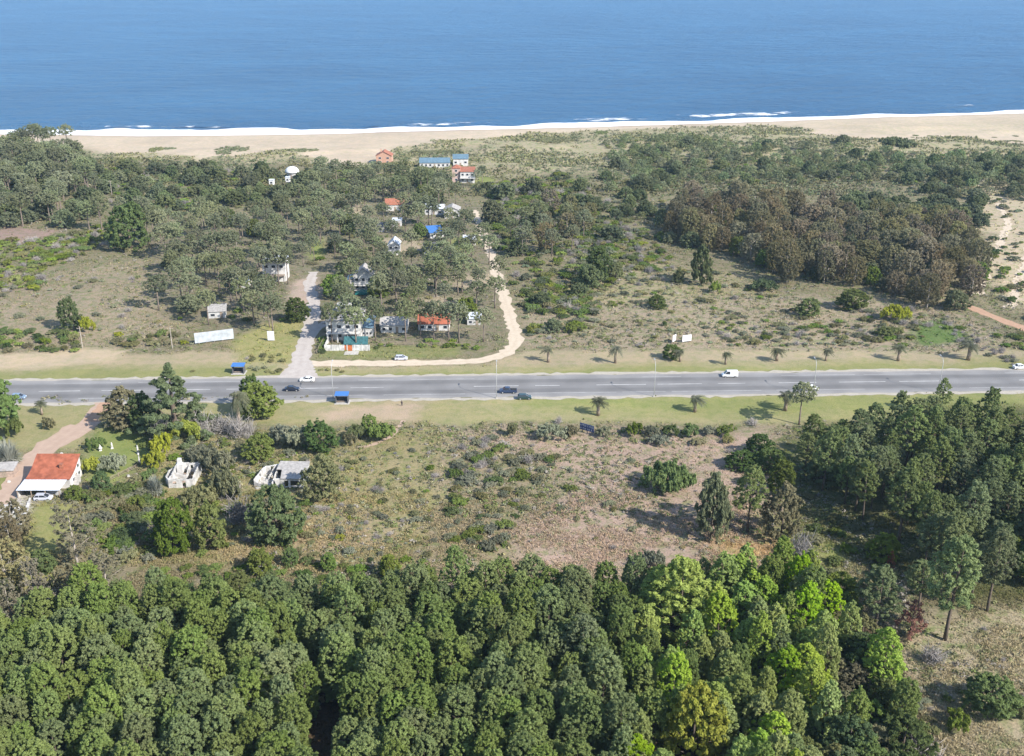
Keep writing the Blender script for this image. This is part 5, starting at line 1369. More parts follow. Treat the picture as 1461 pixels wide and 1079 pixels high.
# trees at the right of the dry field
T('coast', 1014, 768, 676, 56, "rounded dark green tree with shadow across the dry field", 'tree', var=0)
T('wood', 1066, 760, 664, 50, "upright blue green tree beside the rounded one", 'tree')
T('olivetree', 1114, 766, 690, 56, "brown olive tree with pale stem at the wood's edge", 'tree')
T('broad', 1114, 704, 656, 36, "small upright light green tree at the wood's edge", 'tree')
T('darkbroad', 1082, 650, 620, 36, "very dark squat tree at the top of the dry field", 'tree')
T('darkbroad', 1058, 668, 645, 44, "low dark spreading tree at the dry field's upper right", 'tree')
T('darkbroad', 1096, 672, 640, 44, "dark tree in the shade of the pine wood", 'tree')
T('mid', 1140, 606, 546, 44, "lone pine standing out on the near verge", 'tree')
T('s_bare', 1142, 798, 758, 44, "round bare grey bush below the wood's edge", 'bush')
T('mound', 953, 698, 660, 78, "wide solid green mound of shrub on the dry field", 'bush')
T('s_sage', 930, 812, 785, 40, "brownish bush at the bottom edge of the dry field", 'bush')
T('wood', 1348, 913, 766, 82, "tall solitary pine on the edge of the straw field", 'tree')
T('wood', 1248, 900, 808, 66, "slim pine with pale trunk above the straw field", 'tree')
T('wood', 1408, 872, 755, 56, "slender pine at the wood's lower right corner", 'tree')
T('wood', 1310, 868, 800, 50, "pine behind the red dead tree", 'tree')
T('rust', 1298, 906, 856, 60, "fallen looking dead pine with rust red needles", 'tree')
T('rust', 1270, 812, 786, 18, "small rust red bush in the wood's shade", 'bush')
T('rust', 1218, 915, 896, 18, "little rusty shrub by the straw field corner", 'bush')
T('broad', 1410, 1015, 968, 74, "spreading green bush alone in the straw field", 'bush')
T('s_olive', 1455, 1022, 1000, 30, "olive shrub at the right edge of the straw field", 'bush')
T('s_green', 1365, 1040, 1016, 50, "low green shrub in the lower straw field", 'bush')
T('s_bare', 1312, 1092, 1050, 84, "wide bare silver grey bush at the bottom edge", 'bush')
T('s_bare', 1330, 945, 920, 50, "bare grey shrubs below the solitary pine", 'bush')
T('s_bare', 1195, 930, 905, 44, "grey leafless shrub left of the straw field corner", 'bush')
T('yellowtree', 986, 1098, 980, 86, "yellow autumn tree at the bottom among green ones", 'tree')
T('yellowtree', 1175, 1062, 1020, 34, "small yellowing tree near the lower right thicket", 'tree')
T('lime', 968, 918, 798, 92, "bright lime green tree topping the plantation edge", 'tree')
T('lime', 1020, 938, 846, 56, "second lime green tree just right of the bright tall one", 'tree')
T('lime', 985, 950, 870, 36, "lime green tree below the bright tall one", 'tree')
KEEP_OUT += [(*G(986, 1115), 6), (*G(986, 1150), 5), (*G(968, 930), 5.5), (*G(972, 960), 4.5), (*G(1020, 945), 4)]
for k, (px, yb, h_) in enumerate([(474, 489, 14), (500, 480, 15), (508, 492, 13), (536, 486, 13), (579, 488, 15), (600, 480, 13), (619, 486, 14), (640, 484, 13), (655, 489, 14), (690, 488, 12), (380, 405, 14.5), (398, 406, 15), (411, 406, 15), (360, 424, 13), (500, 421, 14.5), (541, 419, 14.5), (488, 452, 15), (545, 446, 15), (338, 428, 13), (298, 464, 13), (698, 378, 13), (712, 412, 13), (690, 356, 12), (706, 440, 12)]):
    x_, y_ = G(px, yb)
    put('mid', x_, y_, h_, 3.6 + (k % 3) * .5, "tall stone pine standing close before the houses or beside the sand track", 'tree', "pines right before the houses", var=k % 8)
# palms on the verges
for px, yb, yt, wd, lb in ((782, 517, 497, 18, "wind bent palm nearest the sand track bend"), (878, 518, 495, 18, "palm on the far verge left of the leaning shrub"),
                           (970, 516, 500, 16, "palm beside the leaning shrub below the double billboard"), (1108, 515, 498, 20, "palm on the far verge right of the white van"),
                           (1178, 515, 499, 15, "short palm on the far verge behind a street lamp"), (1281, 515, 494, 20, "palm on the far verge between two street lamps"),
                           (1381, 514, 491, 26, "largest far verge palm nearest the dry scrub strip"), (853, 593, 570, 24, "shaggy palm alone on the near verge"),
                           (991, 588, 567, 22, "shaggy silver palm on the near verge"), (1120, 586, 562, 26, "grey palm beside the lone pine on the near verge"), (1035, 520, 503, 14, "small palm on the far verge behind the white van")):
    x_, y_ = G(px, yb); h_ = max(2.6, up_m(px, yb, yt) * 1.05)
    put('palm', x_, y_, h_, wd * mpp(px, yb) * 0.52, lb, 'palm', 'palms along the highway verges')
T('broad', 958, 512, 492, 26, "bushy wind leaning tree on the far verge", 'tree')
T('s_olive', 730, 622, 600, 18, "upright yellowish shrub tree at the near verge edge", 'bush')
T('s_bare', 797, 604, 593, 18, "small grey bush on the near verge lawn", 'bush')
for k, (px, yb, yt, wd, sp, lb) in enumerate([(786, 626, 605, 50, 's_sage', "broad grey green bush left of the blue board"), (815, 622, 606, 30, 's_olive', "olive bush just left of the blue board"),
        (862, 622, 607, 26, 's_sage', "grey bush right of the blue board"), (905, 620, 602, 32, 's_green', "bright rounded bush on the near verge edge"), (930, 622, 607, 28, 's_sage', "grey green bush right of the bright rounded one"),
        (958, 622, 606, 30, 's_dark', "dark bush in the verge edge row"), (986, 622, 604, 32, 's_dark', "taller dark bush in the verge edge row"), (1012, 620, 607, 24, 's_sage', "sage bush in the verge edge row"),
        (1036, 620, 606, 34, 's_green', "dense green bush at the right of the verge edge row"), (1074, 606, 597, 32, 's_bare', "flat bare shrub on the near verge's right"), (995, 634, 625, 26, 's_olive', "flat olive shrub below the verge edge row"),
        (940, 634, 620, 34, 's_sage', "pale sage shrub below the verge edge row"), (1038, 632, 622, 20, 's_olive', "little olive shrub at the dry field top")]):
    T(sp, px, yb, yt, wd, lb, 'bush', 'bushes along the near verge edge')
# solitary ones beyond the road
T('darkbroad', 187, 354, 291, 62, "dark round tree with deep shadow beside the bright scrub", 'tree')
T('darkbroad', 62 + 40, 470, 425, 30, "sparse grey brown tree in the left dry field", 'tree')
T('s_yellow', 124, 474, 450, 26, "yellow bush by the pale pole on the left", 'bush')
T('darkbroad', 424, 459, 425, 34, "dark evergreen bush at the street corner", 'tree')
T('darkbroad', 852, 398, 352, 36, "dark cone shaped tree standing in the middle scrub", 'tree')
T('s_dark', 948, 465, 458, 10, "tiny dark bush behind the double billboard", 'bush')
T('broad', 938, 440, 421, 24, "round green bush above the double billboard", 'bush')
T('broad', 1154, 450, 427, 34, "round green bush left of the brown eucalyptus wood's front", 'bush')
T('broad', 1215, 441, 413, 44, "large dark olive bush at the foot of the brown wood", 'bush')
T('s_yellow', 1276, 456, 434, 44, "yellow green bush at the foot of the brown wood", 'bush')
T('s_green', 1268, 480, 466, 40, "green bush beside the vivid green patch", 'bush')
T('s_green', 1020, 418, 400, 20, "single green shrub before the brown wood", 'bush')
T('coast', 1000, 405, 350, 34, "dark narrow tree at the left front of the brown wood", 'tree')
T('coast', 968, 404, 384, 18, "small dark bush at the left front of the brown wood", 'bush')
T('s_dark', 1090, 414, 398, 44, "dark flat shrub before the brown wood", 'bush')
def mat(px, yc, wpx, hpx, label, h=0.7, key='creep'):
    """a flat mat of creeping dune plants: centre, width and depth as surveyed"""
    x, y = G(px, yc); y1, y0 = G(px, yc - hpx / 2)[1], G(px, yc + hpx / 2)[1]
    o = put(key, x, y, h, 1.0, label, 'shrub'); r0 = SPEC[key]['var'][0][3]
    o.rotation_euler = (0, 0, prng.uniform(-.06, .06))
    o.scale = (wpx * mpp(px, yc) / 2 / r0, (y1 - y0) / 2 / r0, h / SPEC[key]['var'][0][2])
mat(330, 216, 58, 13, "bright green creeping shrub mat on the beach sand")
mat(224, 215, 26, 8, "green creeping mat left on the beach sand", 0.9)
mat(243, 214, 18, 4, "dark low mat beside the left green one on the beach", 0.9)
mat(1280, 210, 48, 12, "rounded green shrub dune on the right beach", 3.2)
T('coast', 1202, 210, 196, 24, "dark shrub left of the rounded dune shrub", 'shrub')
mat(790, 202, 66, 7, "long green dune shrub at the beach's middle", 1.2)
mat(430, 217, 60, 5, "low grassy dune with green cover behind the white dome", 1.0)
mat(858, 190, 22, 4, "small dark mat nearest the surf in the middle", 1.0)
mat(640, 217, 140, 4, "long thin green band on the dune beyond the blue roofs", 0.8)

# ------------------------------------------------------------------ woods and scrub, plant by plant
def planter(mix, hr, label, group, cat='tree', rj=0.18, parts=True, lean=0.04):
    keys = [k for k, w_ in mix]; ws = [w_ for k, w_ in mix]
    def f(x, y, rg):
        key = rg.choices(keys, ws)[0]; h0, r0 = SPEC[key]['var'][0][2:]
        s_ = hr[0] + (hr[1] - hr[0]) * (rg.random() ** 1.7 if cat in ('bush', 'shrub') else rg.random()); g_ = group[key] if isinstance(group, dict) else group
        lb = label(key, x, y) if callable(label) else label
        later(key, x, y, h0 * s_ * rg.uniform(1 - rj * .5, 1 + rj * .5), r0 * s_ * rg.uniform(1 - rj, 1 + rj), lb, cat, g_, lean, parts)
    f.wild = cat in ('bush', 'shrub')
    return f
COLR = {'s_coast': 'dull green', 's_green': 'green', 's_dark': 'dark green', 's_olive': 'olive', 's_sage': 'grey green', 's_acid': 'bright yellow green', 's_yellow': 'yellow', 's_bare': 'leafless grey', 
        'broad': 'round green', 'darkbroad': 'dark', 'olivetree': 'olive', 'coast': 'dark green', 'mid': 'grey green', 'euc': 'brownish', 'poplar': 'light green', 'lime': 'lime green', 'plant': 'green', 'wood': 'dark green',
        'gum': 'grey brown', 'palm': 'grey', 'creep': 'creeping green', 'pampas': 'pale spiky'}
def lab(noun, where):
    return lambda key, x, y: f"{COLR[key]} {noun} {where}"
# the plantation that fills the bottom of the photo
def plab(key, x, y):
    d = y
    row = "in the front rows at the bottom edge" if d < 142 else ("in the middle rows" if d < 166 else "in the back rows facing the plot")
    side = "left half" if x < -28 else "right half"
    return f"green pine of the dense plantation {row}, {side}"
nP = scatter([(-60, 960), (30, 930), (150, 895), (420, 884), (640, 884), (760, 876), (905, 880), (900, 960), (885, 1200), (880, 1245), (-60, 1245)], 4.95,
        planter([('plant', 30), ('wood', 1), ('olivetree', .8)], (0.84, 1.12), lambda k, x, y: plab(k, x, y) if k == 'plant' else f"odd {COLR[k]} tree growing inside the dense plantation", "pines of the plantation"), 1, 400, holes=[[(456, 1040), (496, 1040), (492, 1150), (452, 1150)]], jitter=0.34)
scatter([(170, 868), (420, 862), (640, 864), (640, 884), (420, 884), (160, 892)], 4.4, planter([('plant', 3), ('broad', 1)], (0.42, 0.58), lambda k, x, y: "low young tree on the plantation's back fringe", "young trees on the plantation fringe"), 2)
scatter([(930, 872), (1130, 850), (1180, 900), (1170, 1000), (1120, 1245), (890, 1245), (900, 1000)], 5.0,
        planter([('poplar', 6), ('lime', 2.4), ('broad', 1), ('plant', 1)], (0.8, 1.08), lab("tree in the mixed light stand right of the plantation", "among poplars"), "light green mixed stand"), 3)
scatter([(1130, 850), (1210, 850), (1240, 905), (1222, 945), (1272, 995), (1295, 1079), (1310, 1245), (1120, 1245), (1170, 1000)], 5.2,
        planter([('broad', 3), ('darkbroad', 2), ('olivetree', 2), ('poplar', 2), ('plant', 1)], (0.7, 1.1), lab("tree in the mixed thicket", "left of the straw field"), "mixed thicket left of the straw field"), 4)
scatter([(900, 840), (1110, 815), (1150, 845), (1000, 870), (910, 872)], 4.2, planter([('olivetree', 3), ('broad', 2), ('s_sage', 2), ('s_bare', 1)], (0.5, 0.75), lab("bushy tree on the stand's upper fringe", "below the dry field"), "bushes below the dry field"), 5)
# pine wood on the right
def wlab(key, x, y):
    return f"dark green pine in the right hand wood, {'nearest rows' if y < 225 else ('middle rows' if y < 250 else 'rows facing the highway')}"
scatter([(1125, 662), (1165, 652), (1255, 642), (1330, 636), (1430, 644), (1780, 632), (1780, 856), (1461, 860), (1400, 862), (1330, 838), (1262, 775), (1215, 735), (1165, 715)], 6.1,
        planter([('wood', 6), ('coast', .6), ('broad', .4)], (0.74, 1.1), lambda k, x, y: wlab(k, x, y) if k == 'wood' else f"{COLR[k]} tree among the pines of the right hand wood", "trees of the right hand pine wood", lean=0.06), 6, 200)
scatter([(1316, 586), (1345, 586), (1345, 597), (1310, 599)], 4.6, planter([('wood', 1)], (0.66, 0.78), "pine reaching above the highway from the wood's top edge", "pines at the wood's top edge"), 7)
scatter([(1130, 700), (1180, 720), (1240, 770), (1300, 830), (1250, 850), (1180, 830), (1150, 790)], 7.5, planter([('s_olive', 2), ('s_green', 2), ('broad', 1)], (0.7, 1.1), lab("undergrowth bush", "below the right hand wood"), "bushes below the right hand wood", 'bush'), 8)
# left edge scrub wood
scatter([(-60, 700), (20, 745), (45, 790), (30, 860), (95, 880), (140, 890), (60, 930), (-60, 960)], 5.6, planter([('gum', 2), ('olivetree', 2), ('darkbroad', 1), ('euc', 1), ('s_bare', 1)], (0.55, 0.85), lab("tree in the scrubby wood", "at the lower left edge"), "scrubby wood at the lower left edge"), 9)
scatter([(118, 712), (165, 690), (212, 668), (226, 700), (215, 740), (196, 790), (150, 800), (128, 760)], 3.8, planter([('s_green', 3), ('s_olive', 2), ('s_dark', .8), ('s_sage', 1)], (0.8, 1.5), lab("bush in the thicket", "between the left lawn and the plot"), "thicket between lawn and plot", 'bush'), 10, wild=False)
scatter([(-60, 585), (10, 590), (5, 640), (-60, 640)], 5, planter([('s_green', 1), ('s_olive', 1)], (0.6, 1.0), lab("bush", "at the left edge below the highway"), "bushes at the left verge", 'bush'), 12)
scatter([(185, 640), (215, 630), (222, 670), (190, 672)], 4, planter([('s_yellow', 1), ('s_green', 1)], (0.5, 0.8), lab("bush", "along the plot's upper left line"), "bushes at the plot's upper left line", 'bush'), 13)
scatter([(205, 690), (235, 690), (235, 800), (160, 800), (190, 740)], 3.8, planter([('s_green', 3), ('s_olive', 2), ('s_sage', 1.5)], (0.6, 1.3), lab("bush", "in the lower left of the plot"), "bushes in the lower left of the plot", 'bush'), 14, wild=False)
scatter([(235, 640), (360, 612), (470, 612), (470, 660), (360, 660), (300, 660)], 3.6, planter([('s_green', 2), ('s_olive', 3), ('s_sage', 3), ('s_bare', 1)], (0.35, 0.75), lab("shrub", "in the upper left of the plot"), "shrubs in the upper left of the plot", 'bush'), 15)
scatter([(470, 640), (630, 640), (620, 800), (250, 795), (320, 700), (440, 720)], 4.3, planter([('s_olive', 4), ('s_sage', 3), ('s_green', 1.2), ('s_bare', 1.5), ('s_yellow', .3)], (0.22, 0.68), lab("shrub", "on the open dry part of the plot"), "shrubs on the open plot", 'bush'), 16)
scatter([(420, 800), (620, 795), (640, 850), (180, 845), (230, 815)], 3.8, planter([('s_green', 3), ('s_dark', .8), ('broad', .2)], (0.5, 0.9), lab("bush", "along the plantation's back edge"), "bushes along the plantation's back edge", 'bush'), 17, wild=False)
scatter([(640, 612), (770, 612), (760, 640), (650, 645)], 4.6, planter([('s_sage', 3), ('s_olive', 2), ('s_bare', 1.5), ('pampas', .5)], (0.4, 0.85), lab("shrub", "at the top right of the plot's edge"), "shrubs right of the plot's top corner", 'bush'), 18)
scatter([(640, 645), (730, 640), (790, 650), (850, 690), (740, 720), (725, 790), (640, 780)], 3.7, planter([('s_sage', 4), ('s_green', 2), ('s_olive', 2), ('s_dark', .6), ('s_bare', .8)], (0.45, 1.05), lab("shrub", "in the band right of the plot"), "shrub band right of the plot", 'bush'), 19)
scatter([(850, 640), (1080, 640), (1080, 690), (1000, 790), (760, 810), (740, 730)], 8, planter([('s_sage', 3), ('s_olive', 2), ('s_bare', 2)], (0.25, 0.65), lab("shrub", "scattered on the pinkish dry field"), "shrubs on the pinkish dry field", 'bush'), 20)
scatter([(1330, 900), (1600, 880), (1900, 1200), (1360, 1200)], 8, planter([('s_olive', 2), ('s_bare', 2), ('s_green', 1)], (0.25, 0.5), lab("shrub", "scattered in the straw field"), "shrubs in the straw field", 'bush'), 21)
scatter([(1180, 890), (1235, 890), (1320, 960), (1345, 1079), (1320, 1079), (1290, 985), (1230, 945)], 4, planter([('s_olive', 2), ('s_bare', 2), ('s_sage', 1)], (0.35, 0.7), lab("shrub", "between the mixed thicket and the straw field"), "shrubs beside the straw field", 'bush'), 22)
scatter([(240, 655), (470, 640), (475, 720), (440, 790), (185, 795), (215, 720)], 4.0, planter([('s_green', 3), ('s_sage', 3), ('s_olive', 3), ('s_bare', 1)], (0.35, 0.95), lab("bush", "in the overgrown left half of the plot"), "bushes in the plot's left half", 'bush'), 160)
scatter([(592, 488), (655, 486), (690, 492), (690, 500), (640, 497), (595, 496)], 4.2, planter([('s_green', 3), ('s_acid', 1), ('s_dark', 1)], (0.45, 0.9), lab("hedge bush", "before the low houses by the sand track"), "hedge bushes before the low houses", 'bush'), 161, wild=False)
scatter([(449, 497), (462, 470), (470, 470), (464, 500), (455, 512)], 3.0, planter([('s_green', 3), ('s_dark', 1)], (0.5, 0.9), lab("hedge bush", "between the side street and the terraced house"), "hedge beside the terraced house", 'bush'), 162, wild=False)
scatter([(530, 500), (545, 492), (560, 490), (556, 500)], 3.0, planter([('s_green', 3), ('s_dark', 2)], (0.5, 0.9), lab("hedge bush", "right of the orange gate"), "hedge right of the orange gate", 'bush'), 163, wild=False)
scatter([(1240, 990), (1290, 1000), (1335, 1075), (1345, 1130), (1300, 1130), (1280, 1060)], 4.6, planter([('broad', 2), ('olivetree', 2), ('s_green', 2), ('s_bare', 1.5)], (0.45, 0.8), lab("plant in the low fringe", "between the thicket and the lower straw field"), "low fringe of the straw field"), 164)
# beyond the road: left
scatter([(-60, 468), (40, 470), (112, 478), (108, 503), (-60, 503)], 4.8, planter([('s_dark', 2), ('s_green', 2), ('s_olive', 2)], (0.8, 1.3), lab("bush in the dense hedge", "above the left sandy bank"), "hedge above the left sandy bank", 'bush'), 30, wild=False)
scatter([(160, 478), (275, 478), (330, 486), (330, 497), (270, 500), (160, 496)], 5, planter([('s_olive', 3), ('s_yellow', .8), ('s_green', 1.5)], (0.7, 1.15), lab("bush", "around the long white billboard"), "bushes around the billboard", 'bush'), 31, wild=False)
scatter([(-60, 395), (120, 385), (228, 375), (225, 440), (250, 475), (110, 480), (-60, 470)], 8, planter([('s_sage', 3), ('s_olive', 3), ('s_bare', 2)], (0.35, 0.95), lab("shrub", "in the left dry field beyond the highway"), "shrubs in the left dry field", 'bush'), 32)
scatter([(-60, 348), (60, 342), (158, 322), (160, 348), (75, 385), (60, 415), (-60, 425)], 4.6, planter([('s_acid', 4), ('s_green', 2), ('s_bare', 1), ('s_olive', 1)], (0.7, 1.35), lab("bush", "in the bright scrub at the left"), "bright scrub at the left", 'bush'), 33, wild=False)
scatter([(345, 505), (430, 505), (424, 518), (350, 516)], 3.4, planter([('s_olive', 2), ('s_bare', .6)], (0.4, 0.65), lab("shrub", "in the planted ring left of the street"), "shrubs in the ring left of the street", 'bush'), 34, wild=False)
scatter([(342, 534), (410, 534), (420, 524), (345, 524)], 3.4, planter([('s_olive', 2), ('s_sage', 1)], (0.4, 0.7), lab("shrub", "in the row by the far bus shelter"), "shrub row by the far bus shelter", 'bush'), 35, wild=False)
scatter([(262, 530), (310, 529), (310, 533), (262, 534)], 2.6, planter([('s_olive', 2), ('s_bare', 1)], (0.3, 0.45), lab("low shrub", "in the dry row left of the far bus shelter"), "dry row left of the far bus shelter", 'bush'), 36, wild=False)
scatter([(440, 528), (492, 527), (488, 533), (445, 534)], 2.6, planter([('s_olive', 1)], (0.35, 0.55), "low olive shrub on the verge island right of the white car", "shrubs on the verge island", 'bush'), 37, wild=False)
# the far left wood
scatter([(-120, 213), (100, 214), (118, 236), (150, 285), (160, 335), (60, 328), (-120, 326)], 9.2, planter([('mid', 5), ('coast', 3)], (0.95, 1.3), lab("tree in the far left wood", "reaching the beach"), "far left wood", parts=False), 40, 230)
scatter([(120, 236), (200, 238), (430, 250), (450, 275), (330, 300), (175, 318), (150, 280)], 6.4, planter([('coast', 3), ('s_green', 3), ('s_olive', 2), ('s_acid', .7), ('s_coast', 3), ('s_bare', .7)], (0.65, 1.2), lambda k, x, y: f"{COLR[k]} {'tree' if k == 'coast' else 'bush'} in the low scrub behind the left beach", "low scrub behind the left beach", parts=False), 41)
# the wooded houses
holes = [[(425, 395), (455, 388), (458, 432), (428, 440)], [(372, 405), (425, 400), (425, 440), (372, 440)]]
def mlab(key, x, y):
    side = "left" if x < -80 else ("middle" if x < -25 else "right")
    return f"grey green stone pine among the houses, {side} part, {'near the highway' if y < 400 else ('halfway to the beach' if y < 490 else 'close to the beach')}"
scatter([(225, 440), (240, 400), (205, 345), (180, 322), (330, 322), (440, 285), (450, 262), (560, 262), (680, 285), (700, 320), (716, 390), (712, 440), (700, 484), (665, 492), (640, 488), (540, 482), (470, 452), (450, 430), (440, 470), (400, 476), (340, 468), (232, 458)], 11.6,
        planter([('mid', 9), ('coast', .7), ('broad', .8)], (0.70, 1.15), lambda k, x, y: mlab(k, x, y) if k == 'mid' else "darker broad tree between the stone pines of the houses", "stone pines around the houses", lean=0.05), 42, 300, holes)
scatter([(230, 455), (330, 430), (440, 380), (560, 290), (690, 300), (720, 400), (700, 490), (470, 480), (400, 476)], 9.5, planter([('s_green', 2), ('s_dark', 1), ('s_olive', 1.5), ('s_acid', .6)], (0.5, 0.95), lab("garden bush", "between the houses under the pines"), "garden bushes between the houses", 'bush'), 43, 130, holes)
scatter([(430, 240), (540, 243), (560, 250), (700, 262), (690, 285), (560, 265), (450, 268)], 7.5, planter([('mid', 1), ('coast', 3), ('s_green', 2)], (0.55, 0.9), lambda k, x, y: f"{COLR[k]} low plant in the belt just behind the dunes", "belt just behind the dunes", parts=False), 44)
# middle scrub right of the sand track
SCR = lambda k, x, y: f"{COLR[k]} {'tree' if k == 'coast' else 'bush'} in the scrub right of the sand track, {'near end' if y < 400 else ('middle' if y < 500 else 'far end')}"
MIXS = [('s_green', 6), ('s_acid', 2.2), ('s_olive', 2.5), ('s_sage', 2.5), ('s_bare', 1.2), ('s_coast', 2.5), ('s_dark', .6), ('coast', .4)]
scatter([(695, 262), (800, 250), (870, 290), (930, 340), (900, 380), (840, 430), (855, 470), (745, 480), (742, 440), (722, 400), (704, 330)], 4.4, planter(MIXS, (0.5, 1.5), SCR, "scrub right of the sand track", 'bush', parts=False), 50)
scatter([(740, 408), (845, 402), (856, 440), (835, 470), (748, 482), (736, 445)], 3.6, planter(MIXS, (0.6, 1.3), SCR, "scrub right of the sand track", 'bush', parts=False), 150)
scatter([(850, 320), (950, 335), (960, 385), (860, 400), (790, 380)], 4.4, planter([('s_sage', 3), ('s_green', 3), ('s_olive', 3), ('s_acid', 1), ('s_bare', 1.5)], (0.6, 1.4), SCR, "scrub right of the sand track", 'bush', parts=False), 152)
scatter([(698, 268), (800, 255), (850, 300), (830, 345), (715, 350), (700, 320)], 4.0, planter(MIXS, (0.8, 1.6), SCR, "scrub right of the sand track", 'bush', parts=False), 151)
scatter([(700, 340), (790, 300), (860, 330), (800, 370), (720, 390)], 13, planter([('mid', 1), ('euc', 1)], (0.7, 0.95), lab("tall tree", "standing in the scrub right of the sand track"), "tall trees right of the sand track"), 51)
scatter([(860, 205), (1000, 196), (1140, 215), (1461, 228), (1700, 228), (1700, 292), (1395, 292), (1250, 262), (950, 268), (880, 250)], 7.2, planter([('coast', 5), ('s_coast', 3), ('s_green', 1.5), ('s_sage', 2), ('s_olive', 1)], (0.55, 0.95), lambda k, x, y: f"{COLR[k]} {'low tree' if k == 'coast' else 'bush'} in the coastal belt behind the right beach", "coastal belt behind the right beach", parts=False), 52)
scatter([(860, 255), (945, 262), (950, 330), (890, 320)], 5.6, planter([('coast', 2), ('s_olive', 2), ('s_sage', 1)], (0.6, 1.0), lab("plant", "in the scrub between the track and the brown wood"), "scrub beside the brown wood", 'bush', parts=False), 53)
# brown eucalyptus wood
scatter([(950, 345), (1060, 372), (1128, 410), (1215, 408), (1335, 448), (1392, 438), (1396, 395), (1385, 345), (1320, 325), (1180, 315), (1100, 300), (960, 300)], 8.2,
        planter([('euc', 8), ('coast', 1.6), ('broad', .8)], (0.62, 1.12), lambda k, x, y: f"{COLR[k]} {'gum tree' if k == 'euc' else 'tree'} in the big brown wood, {'front' if y < 420 else 'back'}", "big brown eucalyptus wood", parts=False), 54, 300)
scatter([(1190, 290), (1390, 300), (1400, 330), (1320, 322), (1180, 312)], 9, planter([('coast', 1)], (0.9, 1.2), "dark green tree behind the big brown wood", "dark trees behind the brown wood", parts=False), 55)
# right dunes
scatter([(1400, 296), (1700, 292), (1700, 480), (1461, 470), (1440, 440), (1405, 420), (1400, 350)], 9, planter([('s_sage', 2), ('s_dark', 2), ('s_green', 2), ('s_olive', 1)], (0.6, 1.4), lab("dune bush", "among the sandy paths at the right edge"), "bushes on the right dunes", 'bush'), 56)
scatter([(1330, 452), (1350, 452), (1400, 490), (1461, 515), (1461, 530), (1430, 518), (1370, 490)], 3.0, planter([('s_bare', 4), ('s_sage', 1), ('s_green', .7)], (0.4, 0.8), lab("shrub", "in the pale dry strip running down to the highway"), "pale dry strip down to the highway", 'bush'), 57, wild=False)
scatter([(1385, 470), (1480, 478), (1560, 500), (1461, 500), (1410, 490)], 5, planter([('s_green', 2), ('s_olive', 2)], (0.6, 1.0), lab("bush", "between the dry strip and the red track"), "bushes beside the red track", 'bush'), 58)
# far side field
scatter([(1000, 440), (1330, 442), (1330, 470), (1300, 496), (1040, 496)], 4.2, planter([('s_sage', 4), ('s_olive', 3), ('s_green', 1.5), ('s_bare', 1.5)], (0.4, 1.0), lab("shrub", "in the grey scrub below the brown wood"), "grey scrub below the brown wood", 'bush'), 59)
scatter([(740, 470), (1000, 440), (1040, 496), (745, 497)], 7, planter([('s_sage', 3), ('s_olive', 3), ('s_bare', 1)], (0.3, 0.7), lab("shrub", "on the open field around the double billboard"), "shrubs around the double billboard", 'bush'), 60)
scatter([(850, 395), (930, 372), (1060, 395), (1120, 425), (1000, 440), (850, 440)], 6.0, planter([('s_sage', 3), ('s_olive', 3), ('s_green', 1), ('s_bare', 1)], (0.4, 0.9), lab("shrub", "on the slope before the brown wood"), "shrubs before the brown wood", 'bush'), 61)
scatter([(560, 232), (700, 212), (860, 212), (860, 245), (720, 245)], 14, planter([('creep', 3), ('s_sage', 1)], (0.4, 0.8), lab("dune plant", "on the grassy dunes at the beach's middle"), "dune plants at the beach's middle", 'shrub'), 62)
scatter([(1150, 200), (1461, 190), (1700, 190), (1700, 225), (1461, 226), (1180, 214)], 24, planter([('creep', 1)], (0.35, 0.7), "creeping green shrub on the right hand beach dunes", "creeping shrubs on the right beach", 'shrub'), 63)
scatter([(125, 228), (430, 232), (440, 242), (130, 236)], 9, planter([('creep', 2), ('s_sage', 1), ('s_coast', 1)], (0.5, 0.9), lab("dune plant", "at the back of the left beach"), "dune plants at the back of the left beach", 'shrub'), 64)

settle()
